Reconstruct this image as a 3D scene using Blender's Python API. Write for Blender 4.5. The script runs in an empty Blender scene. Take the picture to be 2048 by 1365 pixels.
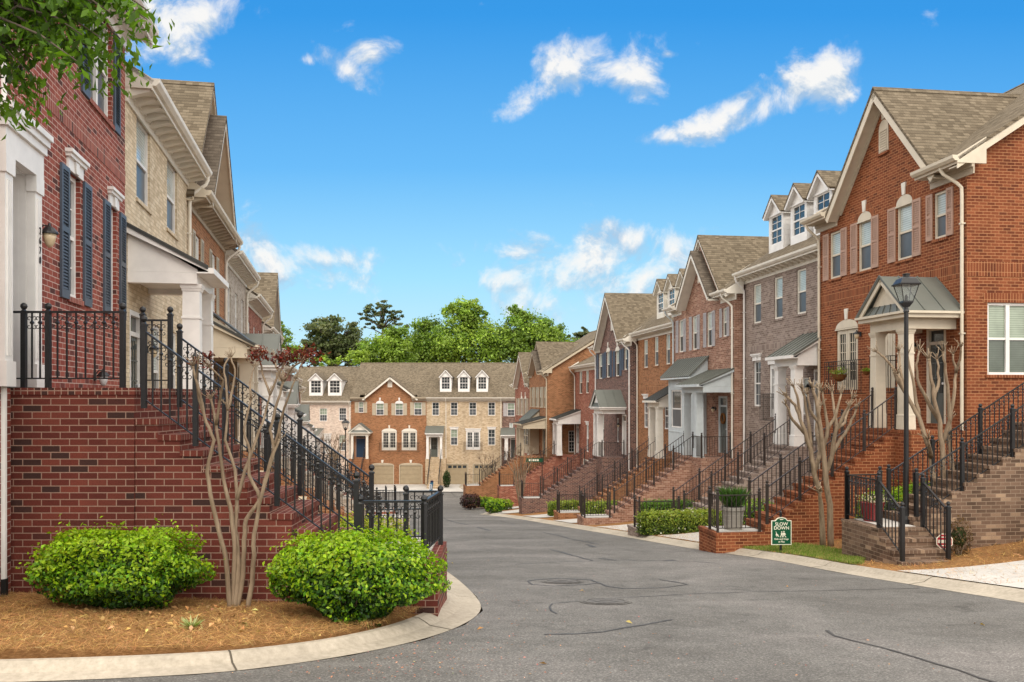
import bpy, math, random
import numpy as np
from mathutils import Vector, Matrix
random.seed(7); RNG = np.random.default_rng(11)
S = bpy.context.scene; COL = S.collection
R = math.radians
# ---------------------------------------------------------------- camera, sky, sun, exposure
FP, CX, HY = 1750.0, 1024.0, 795.0          # focal length and horizon of the photograph, in its pixels
cam = bpy.data.objects.new('camera', bpy.data.cameras.new('camera')); COL.objects.link(cam)
cam.data.sensor_width = 36; cam.data.lens = 36*FP/2048; cam.data.shift_y = (HY-682.5)/2048
cam.data.clip_end = 3000; cam.data.clip_start = .05
cam.location = (0, 0, 0); cam.rotation_euler = (R(90), 0, 0); S.camera = cam
S.view_settings.view_transform = 'Standard'; S.view_settings.look = 'None'; S.view_settings.gamma = 1
S.view_settings.use_curve_mapping = False
S.view_settings.exposure = 1.05
S.cycles.use_denoising = True; S.cycles.max_bounces = 6; S.cycles.transparent_max_bounces = 8
SUN_EL, SUN_AZ = 44, 172                     # azimuth the light comes from: behind the camera, to its right
sun = bpy.data.objects.new('sun', bpy.data.lights.new('sun', 'SUN')); COL.objects.link(sun)
sun.data.energy = 1.0; sun.data.angle = R(30); sun.data.color = (1, .91, .78)
sd = Vector((math.sin(R(SUN_AZ))*math.cos(R(SUN_EL)), math.cos(R(SUN_AZ))*math.cos(R(SUN_EL)), math.sin(R(SUN_EL))))
sun.rotation_euler = sd.to_track_quat('Z', 'Y').to_euler()

class NT:
    """small helper to wire shader nodes"""
    def __init__(s, nt): s.t = nt; s.n = nt.nodes; nt.nodes.clear()
    def add(s, ty, **k):
        n = s.n.new(ty)
        for a, b in k.items():
            if a.startswith('i_'):
                key = a[2:]
                key = int(key) if key.isdigit() else key.replace('_', ' ')
                s.put(n, key, b)
            else: setattr(n, a, b)
        return n
    def put(s, n, key, b):
        sock = n.inputs[key]
        if isinstance(b, bpy.types.NodeSocket): s.t.links.new(b, sock)
        else: sock.default_value = b
    def m(s, op, a, b=0.0, c=None, clamp=False):
        n = s.n.new('ShaderNodeMath'); n.operation = op; n.use_clamp = clamp
        s.put(n, 0, a); s.put(n, 1, b)
        if c is not None: s.put(n, 2, c)
        return n.outputs[0]
    def mix(s, f, a, b, bl='MIX'):
        n = s.n.new('ShaderNodeMix'); n.data_type = 'RGBA'; n.blend_type = bl
        s.put(n, 0, f); s.put(n, 6, a); s.put(n, 7, b); return n.outputs[2]
    def ramp(s, f, stops, interp='LINEAR'):
        n = s.n.new('ShaderNodeValToRGB'); e = n.color_ramp.elements; n.color_ramp.interpolation = interp
        while len(e) < len(stops): e.new(.5)
        for el, (p, c) in zip(e, stops):
            el.position = p; el.color = c if len(c) == 4 else (*c, 1)
        s.put(n, 0, f); return n.outputs[0]
    def noise(s, vec, scale, detail=4, rough=.55, dist=0, dims='3D'):
        n = s.n.new('ShaderNodeTexNoise'); n.noise_dimensions = dims
        if vec is not None: s.put(n, 'Vector', vec)
        s.put(n, 'Scale', scale); s.put(n, 'Detail', detail); s.put(n, 'Roughness', rough); s.put(n, 'Distortion', dist)
        return n.outputs[0]

def c4(c): return (*c, 1) if len(c) == 3 else c
def srgb(r, g, b):
    f = lambda v: (v/255/12.92) if v/255 <= .04045 else ((v/255+.055)/1.055)**2.4
    return (f(r), f(g), f(b), 1)

W = bpy.data.worlds.new('World'); S.world = W; W.use_nodes = True
w = NT(W.node_tree)
sky = w.add('ShaderNodeTexSky', sky_type='NISHITA', sun_disc=False, sun_elevation=R(SUN_EL), sun_rotation=R(SUN_AZ),
            altitude=100, air_density=1.0, dust_density=.4, ozone_density=2.0)
tc = w.add('ShaderNodeTexCoord'); sep = w.add('ShaderNodeSeparateXYZ', i_0=tc.outputs['Generated'])
dy = w.m('MAXIMUM', sep.outputs[1], .02)
U = w.m('DIVIDE', sep.outputs[0], dy); V = w.m('DIVIDE', sep.outputs[2], dy)
comb = w.add('ShaderNodeCombineXYZ', i_0=U, i_1=V, i_2=0.0)
n1 = w.noise(comb.outputs[0], 15, 12, .60, .35); n2 = w.noise(comb.outputs[0], 6, 4, .5)
up_ = w.add('ShaderNodeVectorMath', operation='ADD', i_0=comb.outputs[0], i_1=(-.006, .016, 0)); n3 = w.noise(up_.outputs[0], 15, 12, .60, .35)
# clouds: soft lumps of the sky given by direction (azimuth tangent, elevation tangent), radii, tilt, density
CL = [(1050,190,62,26,25,1),(1115,150,85,40,25,1),(1190,115,88,46,5,1.1),(1255,140,66,40,-30,1.1),
      (1385,265,85,20,12,1),(1475,228,95,30,22,1.1),(1530,205,70,32,25,1.1),(1575,185,85,34,28,1.05),(1650,150,70,50,30,1.15),
      (612,118,32,12,0,.7),(690,138,62,20,-25,.75),(735,112,42,22,10,.7),(740,150,40,22,-40,.6),
      (330,20,120,62,10,1.05),(270,85,110,55,0,1.0),
      (545,515,130,42,-5,.8),(640,522,110,24,5,.75),(560,550,130,26,0,.6),
      (1045,508,52,20,-5,.85),(1110,560,130,36,-12,.9),(1260,498,130,40,6,.95),(1150,525,150,34,-8,.75),(1040,560,80,34,0,.85),
      (1230,560,220,50,0,.62),(1120,610,130,40,0,.85),(1340,110,12,5,0,.3),(1405,458,50,8,0,.5)]
dens = None; base = None
for (px, py, rx, ry, ang, g) in CL:
    du = w.m('SUBTRACT', U, (px-CX)/FP); dv = w.m('SUBTRACT', V, (HY-py)/FP)
    ca, sa = math.cos(R(ang)), math.sin(R(ang))
    a = w.m('ADD', w.m('MULTIPLY', du, ca*FP/rx), w.m('MULTIPLY', dv, sa*FP/rx))
    b = w.m('ADD', w.m('MULTIPLY', du, -sa*FP/ry), w.m('MULTIPLY', dv, ca*FP/ry))
    q = w.m('ADD', w.m('MULTIPLY', a, a), w.m('MULTIPLY', b, b))
    d = w.m('MULTIPLY', w.m('SUBTRACT', 1.0, w.m('MULTIPLY', q, .5)), g)
    dens = d if dens is None else w.m('MAXIMUM', dens, d)
    bb = w.m('MULTIPLY', w.m('ADD', b, .9, clamp=True), w.m('MULTIPLY', d, 1.0, clamp=True))
    base = bb if base is None else w.m('MAXIMUM', base, bb)
front = w.m('GREATER_THAN', sep.outputs[1], .05)
dd = w.m('ADD', w.m('MAXIMUM', dens, -.8), w.m('ADD', w.m('MULTIPLY', w.m('SUBTRACT', n1, .5), 5.2), w.m('MULTIPLY', w.m('SUBTRACT', n2, .5), 1.6)))
mk_ = w.add('ShaderNodeMapRange', interpolation_type='SMOOTHSTEP', i_0=dd, i_1=-.02, i_2=1.45, i_3=0.0, i_4=1.0)
mask = w.m('MULTIPLY', w.m('MULTIPLY', mk_.outputs[0], front), .97)
lit = w.m('MULTIPLY', w.m('SUBTRACT', n1, n3), 7.0)
haze = w.m('POWER', w.m('SUBTRACT', 1.0, w.m('MULTIPLY', V, 1.55, clamp=True)), 2.2)
# unseen bright veil added beside, above and behind the camera to soften the light
hz = w.m('SQRT', w.m('ADD', w.m('MULTIPLY', sep.outputs[0], sep.outputs[0]), w.m('MULTIPLY', sep.outputs[1], sep.outputs[1])))
side = w.m('MULTIPLY', w.m('SUBTRACT', .80, w.m('DIVIDE', sep.outputs[1], w.m('MAXIMUM', hz, .001))), 6.0, clamp=True)
high = w.m('MULTIPLY', w.m('SUBTRACT', sep.outputs[2], .46), 6.0, clamp=True)
vn = w.noise(tc.outputs['Generated'], 3.2, 5, .6)
veil = w.m('MULTIPLY', w.m('MAXIMUM', side, high), w.m('MULTIPLY', w.m('ADD', vn, .30), 1.05, clamp=True))
deep = w.ramp(w.m('MULTIPLY', V, 1.6, clamp=True), [(0, (2.6, 3.35, 3.75)), (.12, (2.15, 3.2, 3.8)), (.22, (1.5, 3.0, 3.9)), (.42, (.57, 2.0, 3.75)), (.7, (.125, 1.30, 3.3)), (1, (.09, 1.0, 2.8))])
skyc = w.mix(.86, w.mix(1.0, sky.outputs[0], (.3, .5, .6, 1), 'MULTIPLY'), deep)
ccol = w.mix(w.m('MULTIPLY', w.m('ADD', w.m('MULTIPLY', base, .80), w.m('ADD', lit, .16)), 1.0, clamp=True), (1.75, 2.3, 2.95, 1), (3.75, 3.7, 3.6, 1))
fin = w.mix(mask, skyc, ccol); fin = w.mix(veil, fin, (9.3, 8.8, 8.0, 1))
bg = w.add('ShaderNodeBackground', i_0=fin, i_1=.125); o = w.add('ShaderNodeOutputWorld', i_0=bg.outputs[0])

# ---------------------------------------------------------------- materials
MATS = {}
def newmat(name):
    m = bpy.data.materials.new(name); m.use_nodes = True; MATS[name] = m; t = NT(m.node_tree)
    out = t.add('ShaderNodeOutputMaterial'); return m, t, out
def bsdf(t, out, col, rough=.7, spec=.3, bump=None, bs=.3, bd=.01, metal=0):
    p = t.add('ShaderNodeBsdfPrincipled'); t.put(p, 'Base Color', col); t.put(p, 'Roughness', rough)
    t.put(p, 'Specular IOR Level', spec); t.put(p, 'Metallic', metal)
    if bump is not None:
        b = t.add('ShaderNodeBump'); t.put(b, 'Strength', bs); t.put(b, 'Distance', bd); t.put(b, 'Height', bump)
        t.put(p, 'Normal', b.outputs[0])
    t.put(out, 0, p.outputs[0]); return p
def paint(name, col, rough=.5, spec=.35, var=.08, scale=3):
    m, t, out = newmat(name); tcn = t.add('ShaderNodeTexCoord')
    n = t.noise(tcn.outputs['Object'], scale, 5); col = c4(col)
    lo = tuple(x*(1-var) for x in col[:3])+(1,); hi = tuple(min(1, x*(1+var)) for x in col[:3])+(1,)
    c = t.ramp(n, [(.3, lo), (.7, hi)]); bsdf(t, out, c, rough, spec); return m
def brick(name, cols, mortar, bw=.214, rh=.077, off=.5, ms=.0057, bump=.35):
    m, t, out = newmat(name); uv = t.add('ShaderNodeUVMap'); tcn = t.add('ShaderNodeTexCoord')
    b = t.add('ShaderNodeTexBrick', offset=off, i_Vector=uv.outputs[0], i_Color1=(0, 0, 0, 1), i_Color2=(1, 1, 1, 1), i_Scale=1.0,
              i_Mortar_Size=ms, i_Mortar_Smooth=.15, i_Bias=0.0, i_Brick_Width=bw, i_Row_Height=rh)
    n = len(cols); c = t.ramp(b.outputs[0], [(cols[i][0], c4(cols[i][1])) for i in range(n)])
    f1 = t.noise(uv.outputs[0], 60, 3); mp = t.add('ShaderNodeMapping', i_Vector=tcn.outputs['Object'], i_Scale=(1, 1, .22)); f2 = t.noise(mp.outputs[0], 1.3, 6, .62)
    c = t.mix(.55, c, t.ramp(f1, [(.25, (.62, .62, .62)), (.75, (1.3, 1.3, 1.3))]), 'MULTIPLY')
    c = t.mix(.75, c, t.ramp(f2, [(.3, (.74, .73, .73)), (.5, (1, 1, 1)), (.72, (1.2, 1.17, 1.13))]), 'MULTIPLY')
    mc = t.mix(.5, c4(mortar), t.ramp(f1, [(.3, (.7, .7, .7)), (.7, (1.2, 1.2, 1.2))]), 'MULTIPLY')
    c = t.mix(b.outputs[1], c, mc)
    h = t.m('ADD', t.m('MULTIPLY', t.m('SUBTRACT', 1.0, b.outputs[1]), 1.0), t.m('MULTIPLY', f1, .35))
    bsdf(t, out, c, .85, .2, h, bump, .008); return m
def bricks(name, cols, mortar):
    return brick(name, cols, mortar), brick(name+'_soldier', cols, mortar, .077, .225, 0.0)
B = {}
B['dark_red'] = bricks('dark_red_brick', [(.0, (.045, .023, .020)), (.10, (.058, .027, .023)), (.15, (.105, .026, .020)), (.6, (.135, .033, .024)), (1, (.175, .047, .033))], (.33, .215, .165))
B['wine_red'] = bricks('wine_red_brick', [(.0, (.075, .03, .026)), (.08, (.10, .034, .03)), (.13, (.20, .05, .036)), (.6, (.25, .062, .045)), (1, (.29, .085, .06))], (.50, .38, .33))
B['orange'] = bricks('orange_brick', [(.0, (.19, .055, .024)), (.3, (.26, .078, .032)), (.7, (.31, .10, .038)), (1, (.37, .13, .05))], (.50, .31, .16))
B['red_orange'] = bricks('red_orange_brick', [(.0, (.12, .034, .016)), (.3, (.175, .050, .021)), (.7, (.215, .064, .027)), (1, (.26, .083, .036))], (.46, .23, .11))
B['taupe'] = bricks('taupe_grey_brick', [(.0, (.17, .125, .105)), (.3, (.22, .165, .14)), (.7, (.26, .20, .175)), (1, (.33, .265, .23))], (.42, .36, .31))
B['pinkish'] = bricks('pinkish_brick', [(.0, (.19, .095, .065)), (.3, (.26, .13, .09)), (.7, (.31, .165, .115)), (1, (.42, .26, .19))], (.48, .36, .28))
B['plum'] = bricks('plum_brick', [(.0, (.05, .028, .026)), (.3, (.10, .052, .045)), (.7, (.15, .075, .06)), (1, (.21, .11, .085))], (.46, .36, .31))
B['amber'] = bricks('amber_brick', [(.0, (.17, .07, .03)), (.3, (.25, .105, .048)), (.7, (.30, .13, .06)), (1, (.36, .165, .078))], (.48, .31, .18))
B['red'] = bricks('red_brick', [(.0, (.16, .05, .035)), (.3, (.23, .07, .045)), (.7, (.28, .09, .055)), (1, (.40, .2, .14))], (.42, .26, .19))
B['cream'] = bricks('cream_brick', [(.0, (.36, .265, .165)), (.12, (.45, .345, .225)), (.5, (.54, .42, .285)), (1, (.63, .515, .37))], (.36, .28, .20))
B['pale_cream'] = bricks('pale_cream_brick', [(.0, (.46, .37, .25)), (.2, (.56, .455, .315)), (.6, (.63, .525, .375)), (1, (.71, .61, .455))], (.40, .32, .23))
B['greige'] = bricks('greige_brick', [(.0, (.28, .24, .195)), (.3, (.36, .31, .255)), (.7, (.43, .375, .315)), (1, (.50, .44, .375))], (.52, .46, .39))
B['pale_pink'] = bricks('pale_pink_brick', [(.0, (.46, .34, .28)), (.2, (.58, .46, .38)), (.6, (.66, .54, .45)), (1, (.74, .62, .52))], (.62, .52, .44))
B['brown'] = bricks('brown_brick', [(.0, (.07, .045, .038)), (.3, (.13, .075, .058)), (.7, (.2, .11, .085)), (1, (.34, .22, .18))], (.30, .22, .18))
B['tan'] = bricks('taupe_tan_brick', [(.0, (.095, .06, .041)), (.4, (.15, .094, .064)), (.8, (.20, .128, .088)), (1, (.38, .265, .175))], (.29, .215, .155))
def shingle(name, a, b):
    m, t, out = newmat(name); uv = t.add('ShaderNodeUVMap'); sp = t.add('ShaderNodeSeparateXYZ', i_0=uv.outputs[0])
    br = t.add('ShaderNodeTexBrick', offset=.37, i_Vector=uv.outputs[0], i_Color1=(0, 0, 0, 1), i_Color2=(1, 1, 1, 1), i_Scale=1.0,
               i_Mortar_Size=.003, i_Mortar_Smooth=.3, i_Bias=0.0, i_Brick_Width=.17, i_Row_Height=.145)
    c = t.ramp(br.outputs[0], [(0, c4(a)), (.5, tuple((p+q)/2 for p, q in zip(a, b))), (1, c4(b))]); f = t.noise(uv.outputs[0], 38, 4, .75); f2 = t.noise(uv.outputs[0], .5, 4)
    c = t.mix(.9, c, t.ramp(f, [(.25, (.5, .5, .5)), (.75, (1.5, 1.5, 1.5))]), 'MULTIPLY')
    c = t.mix(.5, c, t.ramp(f2, [(.3, (.8, .8, .8)), (.7, (1.15, 1.12, 1.1))]), 'MULTIPLY')
    k = t.m('FRACT', t.m('DIVIDE', sp.outputs[1], .145)); lip_shade = t.m('LESS_THAN', k, t.m('ADD', .10, t.m('MULTIPLY', f, .16)))
    c = t.mix(t.m('MULTIPLY', lip_shade, .55), c, (.035, .027, .018, 1))  # shadow line along each shingle course, painted into the colour
    bsdf(t, out, c, .95, .1, t.m('SUBTRACT', 1.0, lip_shade), .5, .01); return m
SH = shingle('brown_shingles', (.115, .092, .064), (.205, .168, .120))
SHG = shingle('dark_shingles', (.085, .07, .055), (.15, .125, .10))
WHITE = paint('white_trim', (.76, .74, .715), .45); CREAM = paint('cream_trim', (.60, .53, .42), .5)
IVORY = paint('ivory_trim', (.72, .68, .60), .5); BEIGE = paint('beige_trim', (.50, .43, .32), .5)
SOFF = paint('soffit_tan', (.46, .39, .30), .6); BLUEGREY = paint('pale_blue_siding', (.52, .57, .59), .5)
IRON = paint('black_iron', (.012, .012, .013), .38, .45, .2, 30); IRON2 = paint('dark_bronze_iron', (.03, .022, .019), .45, .4, .2, 30)
COPPER = paint('green_metal_roof', (.125, .132, .115), .5, .5, .1, 1.2); METALD = paint('dark_metal_roof', (.05, .052, .048), .5, .5)
SHB = paint('blue_grey_shutter', (.075, .095, .125), .5); SHT = paint('tan_shutter', (.40, .25, .18), .5)
SHL = paint('lavender_grey_shutter', (.40, .37, .37), .5); SHN = paint('navy_shutter', (.06, .075, .105), .5); SHBE = paint('beige_shutter', (.45, .38, .28), .5)
GAR = paint('tan_garage_paint', (.36, .29, .19), .5); DARK = paint('dark_interior', (.012, .012, .014), .6)
DOORB = paint('navy_door', (.022, .045, .085), .4); DOORG = paint('grey_green_door', (.10, .11, .10), .45); DOORW = paint('white_door', (.6, .58, .56), .4)
TANS = paint('tan_siding', (.36, .28, .19), .6)
YELL = paint('frosted_lamp_glass', (.62, .50, .33), .3, .5); LGLASS = paint('pale_lamp_glass', (.55, .56, .56), .12, .7)
BLACKP = paint('black_plastic', (.012, .012, .012), .5); RUBBER = paint('black_rubber', (.015, .015, .016), .8)
SIGNG = paint('sign_green', (.004, .075, .035), .35); SIGNW = paint('sign_cream', (.78, .75, .62), .45); SIGNR = paint('sign_red', (.42, .02, .035), .4)
POTR = paint('red_glazed_pot', (.18, .018, .02), .25, .6); POTG = paint('grey_stone_pot', (.30, .28, .25), .8)
CARP = paint('dark_car_paint', (.035, .037, .042), .22, .7); CHROME = paint('bright_metal', (.6, .6, .62), .2, .8)
GOLFB = paint('teal_bag_fabric', (.03, .11, .19), .7); GOLFW = paint('white_bag_panel', (.7, .72, .76), .6); NAVY = paint('navy_cover', (.018, .02, .06), .7)
FLOWER = paint('white_petal', (.8, .78, .66), .6); COIR = paint('coir_basket', (.16, .07, .025), .9, .1)
def glassmat(name, col, rough=.08, stripes=None, spec=.6):
    m, t, out = newmat(name); uv = t.add('ShaderNodeUVMap'); sp = t.add('ShaderNodeSeparateXYZ', i_0=uv.outputs[0])
    f = t.noise(uv.outputs[0], 1.6, 3); c = t.mix(.55, c4(col), t.ramp(f, [(.3, (.6, .6, .6)), (.7, (1.3, 1.3, 1.3))]), 'MULTIPLY')
    if stripes:
        k = t.m('FRACT', t.m('MULTIPLY', sp.outputs[1], 1/stripes)); c = t.mix(t.m('MULTIPLY', t.m('LESS_THAN', k, .25), .45), c, (.05, .06, .05, 1))
    bsdf(t, out, c, rough, spec); return m
GBL = glassmat('blind_behind_glass', (.50, .56, .54), .12, .06); GDK = glassmat('dark_glass', (.035, .042, .045), .06, None, .8)
GSC = glassmat('screened_glass', (.075, .085, .095), .3, None, .4); GGD = glassmat('screened_green_blind', (.11, .135, .11), .15, .055); GGR = glassmat('green_blind_glass', (.30, .36, .28), .15, .055)  # GGD: darker green blind behind an insect screen
def rough_ground(name, stops, scale, rough=.95, bs=.5, bd=.02, big=None, spec=.15):
    m, t, out = newmat(name); tcn = t.add('ShaderNodeTexCoord'); v = tcn.outputs['Object']
    f = t.noise(v, scale, 6, .7); c = t.ramp(f, stops)
    if big:
        f2 = t.noise(v, big, 5, .6); c = t.mix(.75, c, t.ramp(f2, [(.3, (.78, .78, .78)), (.7, (1.2, 1.2, 1.2))]), 'MULTIPLY')
    bsdf(t, out, c, rough, spec, f, bs, bd); return m, t
STRAW, _ = rough_ground('pine_straw', [(.3, (.13, .06, .02)), (.5, (.27, .135, .05)), (.7, (.42, .24, .10))], 22, .95, .8, .03, .8)
SOIL, _ = rough_ground('soil', [(.3, (.07, .035, .018)), (.7, (.15, .085, .045))], 6, .95, .6, .03)
GRASSM, _ = rough_ground('lawn', [(.3, (.06, .11, .02)), (.7, (.2, .26, .06))], 30, .9, .5, .02)
CONC, _ = rough_ground('concrete', [(.3, (.32, .28, .22)), (.7, (.48, .42, .34))], 14, .85, .2, .006, .6)
CONC2, _ = rough_ground('pale_concrete', [(.3, (.42, .40, .37)), (.7, (.55, .52, .48))], 9, .85, .2, .006, .6)
def asphalt():
    m, t, out = newmat('asphalt'); tcn = t.add('ShaderNodeTexCoord'); v = tcn.outputs['Object']
    f = t.noise(v, 46, 4, .8); f2 = t.noise(v, .35, 5, .6, .6); f3 = t.noise(v, 3.5, 4, .6)
    c = t.ramp(f, [(.30, (.05, .047, .043)), (.45, (.115, .109, .100)), (.56, (.165, .157, .145)), (.70, (.40, .38, .35))])
    c = t.mix(.85, c, t.ramp(f2, [(.30, (.66, .65, .63)), (.5, (.98, .98, .98)), (.68, (1.36, 1.32, 1.34))]), 'MULTIPLY')
    c = t.mix(.5, c, t.ramp(f3, [(.3, (.72, .72, .72)), (.7, (1.25, 1.25, 1.25))]), 'MULTIPLY')
    f4 = t.noise(v, 1.5, 5, .65, .8); c = t.mix(.9, c, t.ramp(f4, [(.30, (.62, .62, .62)), (.40, (.98, .98, .98)), (.62, (1.0, 1.0, 1.0)), (.72, (1.18, 1.16, 1.17))]), 'MULTIPLY')
    bsdf(t, out, c, .82, .3, f, .5, .008); return m
ASPH = asphalt(); TAR = paint('tar_seal', (.058, .056, .054), .6, .35, .3, 8); STEEL = paint('iron_cover', (.115, .108, .10), .75, .4, .3, 14)
def bark(name, a, b, sc=14):
    m, t, out = newmat(name); tcn = t.add('ShaderNodeTexCoord')
    mp = t.add('ShaderNodeMapping', i_Vector=tcn.outputs['Object'], i_Scale=(1, 1, .18)); f = t.noise(mp.outputs[0], sc, 5, .65)
    bsdf(t, out, t.ramp(f, [(.3, c4(a)), (.7, c4(b))]), .85, .2, f, .6, .01); return m
BARK = bark('pale_smooth_bark', (.15, .105, .068), (.34, .26, .18)); BARKD = bark('dark_bark', (.06, .045, .035), (.15, .12, .09), 6)
def leafmat(name, tr=.35, rough=.45, spec=.35):
    m, t, out = newmat(name); a = t.add('ShaderNodeAttribute', attribute_name='col')
    p = t.add('ShaderNodeBsdfPrincipled', i_Base_Color=a.outputs[0], i_Roughness=rough); t.put(p, 'Specular IOR Level', spec)
    tl = t.add('ShaderNodeBsdfTranslucent', i_Color=t.mix(1.0, a.outputs[0], (1.3, 1.4, .6, 1), 'MULTIPLY'))
    mx = t.add('ShaderNodeMixShader', i_0=tr, i_1=p.outputs[0], i_2=tl.outputs[0]); t.put(out, 0, mx.outputs[0]); return m
LEAF = leafmat('leaf'); NEEDLE = leafmat('straw_needle', .1, .8, .1)
# ---------------------------------------------------------------- mesh helpers
def V3(*a): return Vector(a)
class MB:
    def __init__(s): s.v = []; s.f = []; s.mi = []
    def face(s, pts, m=0):
        i = len(s.v); s.v += [tuple(p) for p in pts]; s.f.append(tuple(range(i, i+len(pts)))); s.mi.append(m); return s
    def box(s, x0, x1, y0, y1, z0, z1, m=0):
        i = len(s.v)
        s.v += [(x0,y0,z0),(x1,y0,z0),(x1,y1,z0),(x0,y1,z0),(x0,y0,z1),(x1,y0,z1),(x1,y1,z1),(x0,y1,z1)]
        for f in ((0,3,2,1),(4,5,6,7),(0,1,5,4),(1,2,6,5),(2,3,7,6),(3,0,4,7)): s.f.append(tuple(i+k for k in f)); s.mi.append(m)
        return s
    def prism(s, poly, off, m=0):
        off = Vector(off); p = [Vector(q) for q in poly]; n = len(p)
        nr = Vector((0, 0, 0))
        for k in range(n): nr += p[k].cross(p[(k+1) % n])
        if nr.dot(off) > 0: p.reverse()
        i = len(s.v); s.v += [tuple(q) for q in p]+[tuple(q+off) for q in p]
        s.f.append(tuple(range(i, i+n))); s.mi.append(m); s.f.append(tuple(i+n+k for k in reversed(range(n)))); s.mi.append(m)
        for k in range(n):
            j = (k+1) % n; s.f.append((i+k, i+n+k, i+n+j, i+j)); s.mi.append(m)
        return s
    def slab(s, quad, th, m=0):
        q = [Vector(a) for a in quad]; nr = (q[1]-q[0]).cross(q[2]-q[0]).normalized()
        if nr.z < 0: nr = -nr
        return s.prism(q, -nr*th, m)
    def tube(s, pts, r, n=6, m=0, r1=None, cap=True, rad=None):
        pts = [Vector(p) for p in pts]; k = len(pts); i0 = len(s.v); up = Vector((0, 0, 1)); ref = None
        for j, p in enumerate(pts):
            d = (pts[min(j+1, k-1)]-pts[max(j-1, 0)]); d = d.normalized() if d.length > 1e-9 else Vector((0, 0, 1))
            if ref is None: ref = Vector((1, 0, 0)) if abs(d.x) < .8 else Vector((0, 1, 0))
            a = (ref-d*ref.dot(d)).normalized(); ref = a; b = d.cross(a)
            rr = rad[j] if rad else (r if r1 is None else r+(r1-r)*j/(k-1))
            for t in range(n):
                an = 2*math.pi*(t+.5)/n; s.v.append(tuple(p+(a*math.cos(an)+b*math.sin(an))*rr))
        for j in range(k-1):
            for t in range(n):
                u = (t+1) % n; s.f.append((i0+j*n+t, i0+j*n+u, i0+(j+1)*n+u, i0+(j+1)*n+t)); s.mi.append(m)
        if cap:
            s.f.append(tuple(i0+t for t in reversed(range(n)))); s.mi.append(m)
            s.f.append(tuple(i0+(k-1)*n+t for t in range(n))); s.mi.append(m)
        return s
    def lathe(s, prof, c=(0, 0, 0), n=12, m=0):
        i0 = len(s.v); k = len(prof)
        for (r, z) in prof:
            for t in range(n):
                a = 2*math.pi*t/n; s.v.append((c[0]+r*math.cos(a), c[1]+r*math.sin(a), c[2]+z))
        for j in range(k-1):
            for t in range(n):
                u = (t+1) % n; s.f.append((i0+j*n+t, i0+j*n+u, i0+(j+1)*n+u, i0+(j+1)*n+t)); s.mi.append(m)
        s.f.append(tuple(i0+t for t in reversed(range(n)))); s.mi.append(m)
        s.f.append(tuple(i0+(k-1)*n+t for t in range(n))); s.mi.append(m); return s
    def frustum(s, x, y, z0, z1, a0, a1, b0=None, b1=None, m=0):
        b0 = a0 if b0 is None else b0; b1 = a1 if b1 is None else b1; i = len(s.v)
        s.v += [(x-a0,y-b0,z0),(x+a0,y-b0,z0),(x+a0,y+b0,z0),(x-a0,y+b0,z0),(x-a1,y-b1,z1),(x+a1,y-b1,z1),(x+a1,y+b1,z1),(x-a1,y+b1,z1)]
        for f in ((0,3,2,1),(4,5,6,7),(0,1,5,4),(1,2,6,5),(2,3,7,6),(3,0,4,7)): s.f.append(tuple(i+k for k in f)); s.mi.append(m)
        return s
    def build(s, name, mats, parent=None, smooth=False, loc=None):
        me = bpy.data.meshes.new(name); me.from_pydata(s.v, [], s.f)
        mats = mats if isinstance(mats, (list, tuple)) else [mats]
        for m in mats: me.materials.append(m)
        n = len(s.f)
        if n:
            me.polygons.foreach_set('material_index', s.mi)
            if smooth: me.polygons.foreach_set('use_smooth', [True]*n)
            uv = me.uv_layers.new(name='UVMap'); co = np.array(s.v, float); data = np.zeros((len(me.loops), 2))
            z = Vector((0, 0, 1))
            for p in me.polygons:
                nr = p.normal
                if abs(nr.z) > .985: t = Vector((1, 0, 0)); b = Vector((0, 1, 0))
                else: t = z.cross(nr).normalized(); b = nr.cross(t)
                idx = [me.loops[l].vertex_index for l in p.loop_indices]; pc = co[idx]
                data[list(p.loop_indices), 0] = pc @ np.array(t); data[list(p.loop_indices), 1] = pc @ np.array(b)
            uv.data.foreach_set('uv', data.ravel())
        me.update(); o = bpy.data.objects.new(name, me); COL.objects.link(o)
        if parent is not None: o.parent = parent
        if loc is not None: o.location = loc
        return o
def link(name, me, parent=None, loc=None, rz=None, sc=None):
    o = bpy.data.objects.new(name, me); COL.objects.link(o)
    if parent is not None: o.parent = parent
    if loc is not None: o.location = loc
    if rz is not None: o.rotation_euler = (0, 0, rz)
    if sc is not None: o.scale = sc
    return o
def tag(o, label=None, cat=None, group=None, kind=None):
    if label: o['label'] = label
    if cat: o['category'] = cat
    if group: o['group'] = group
    if kind: o['kind'] = kind
    return o
def empty(name, loc=(0, 0, 0), rz=0, label=None, cat=None, group=None):
    o = bpy.data.objects.new(name, None); o.empty_display_size = .2; COL.objects.link(o); o.location = loc; o.rotation_euler = (0, 0, rz)
    return tag(o, label, cat, group)
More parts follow.
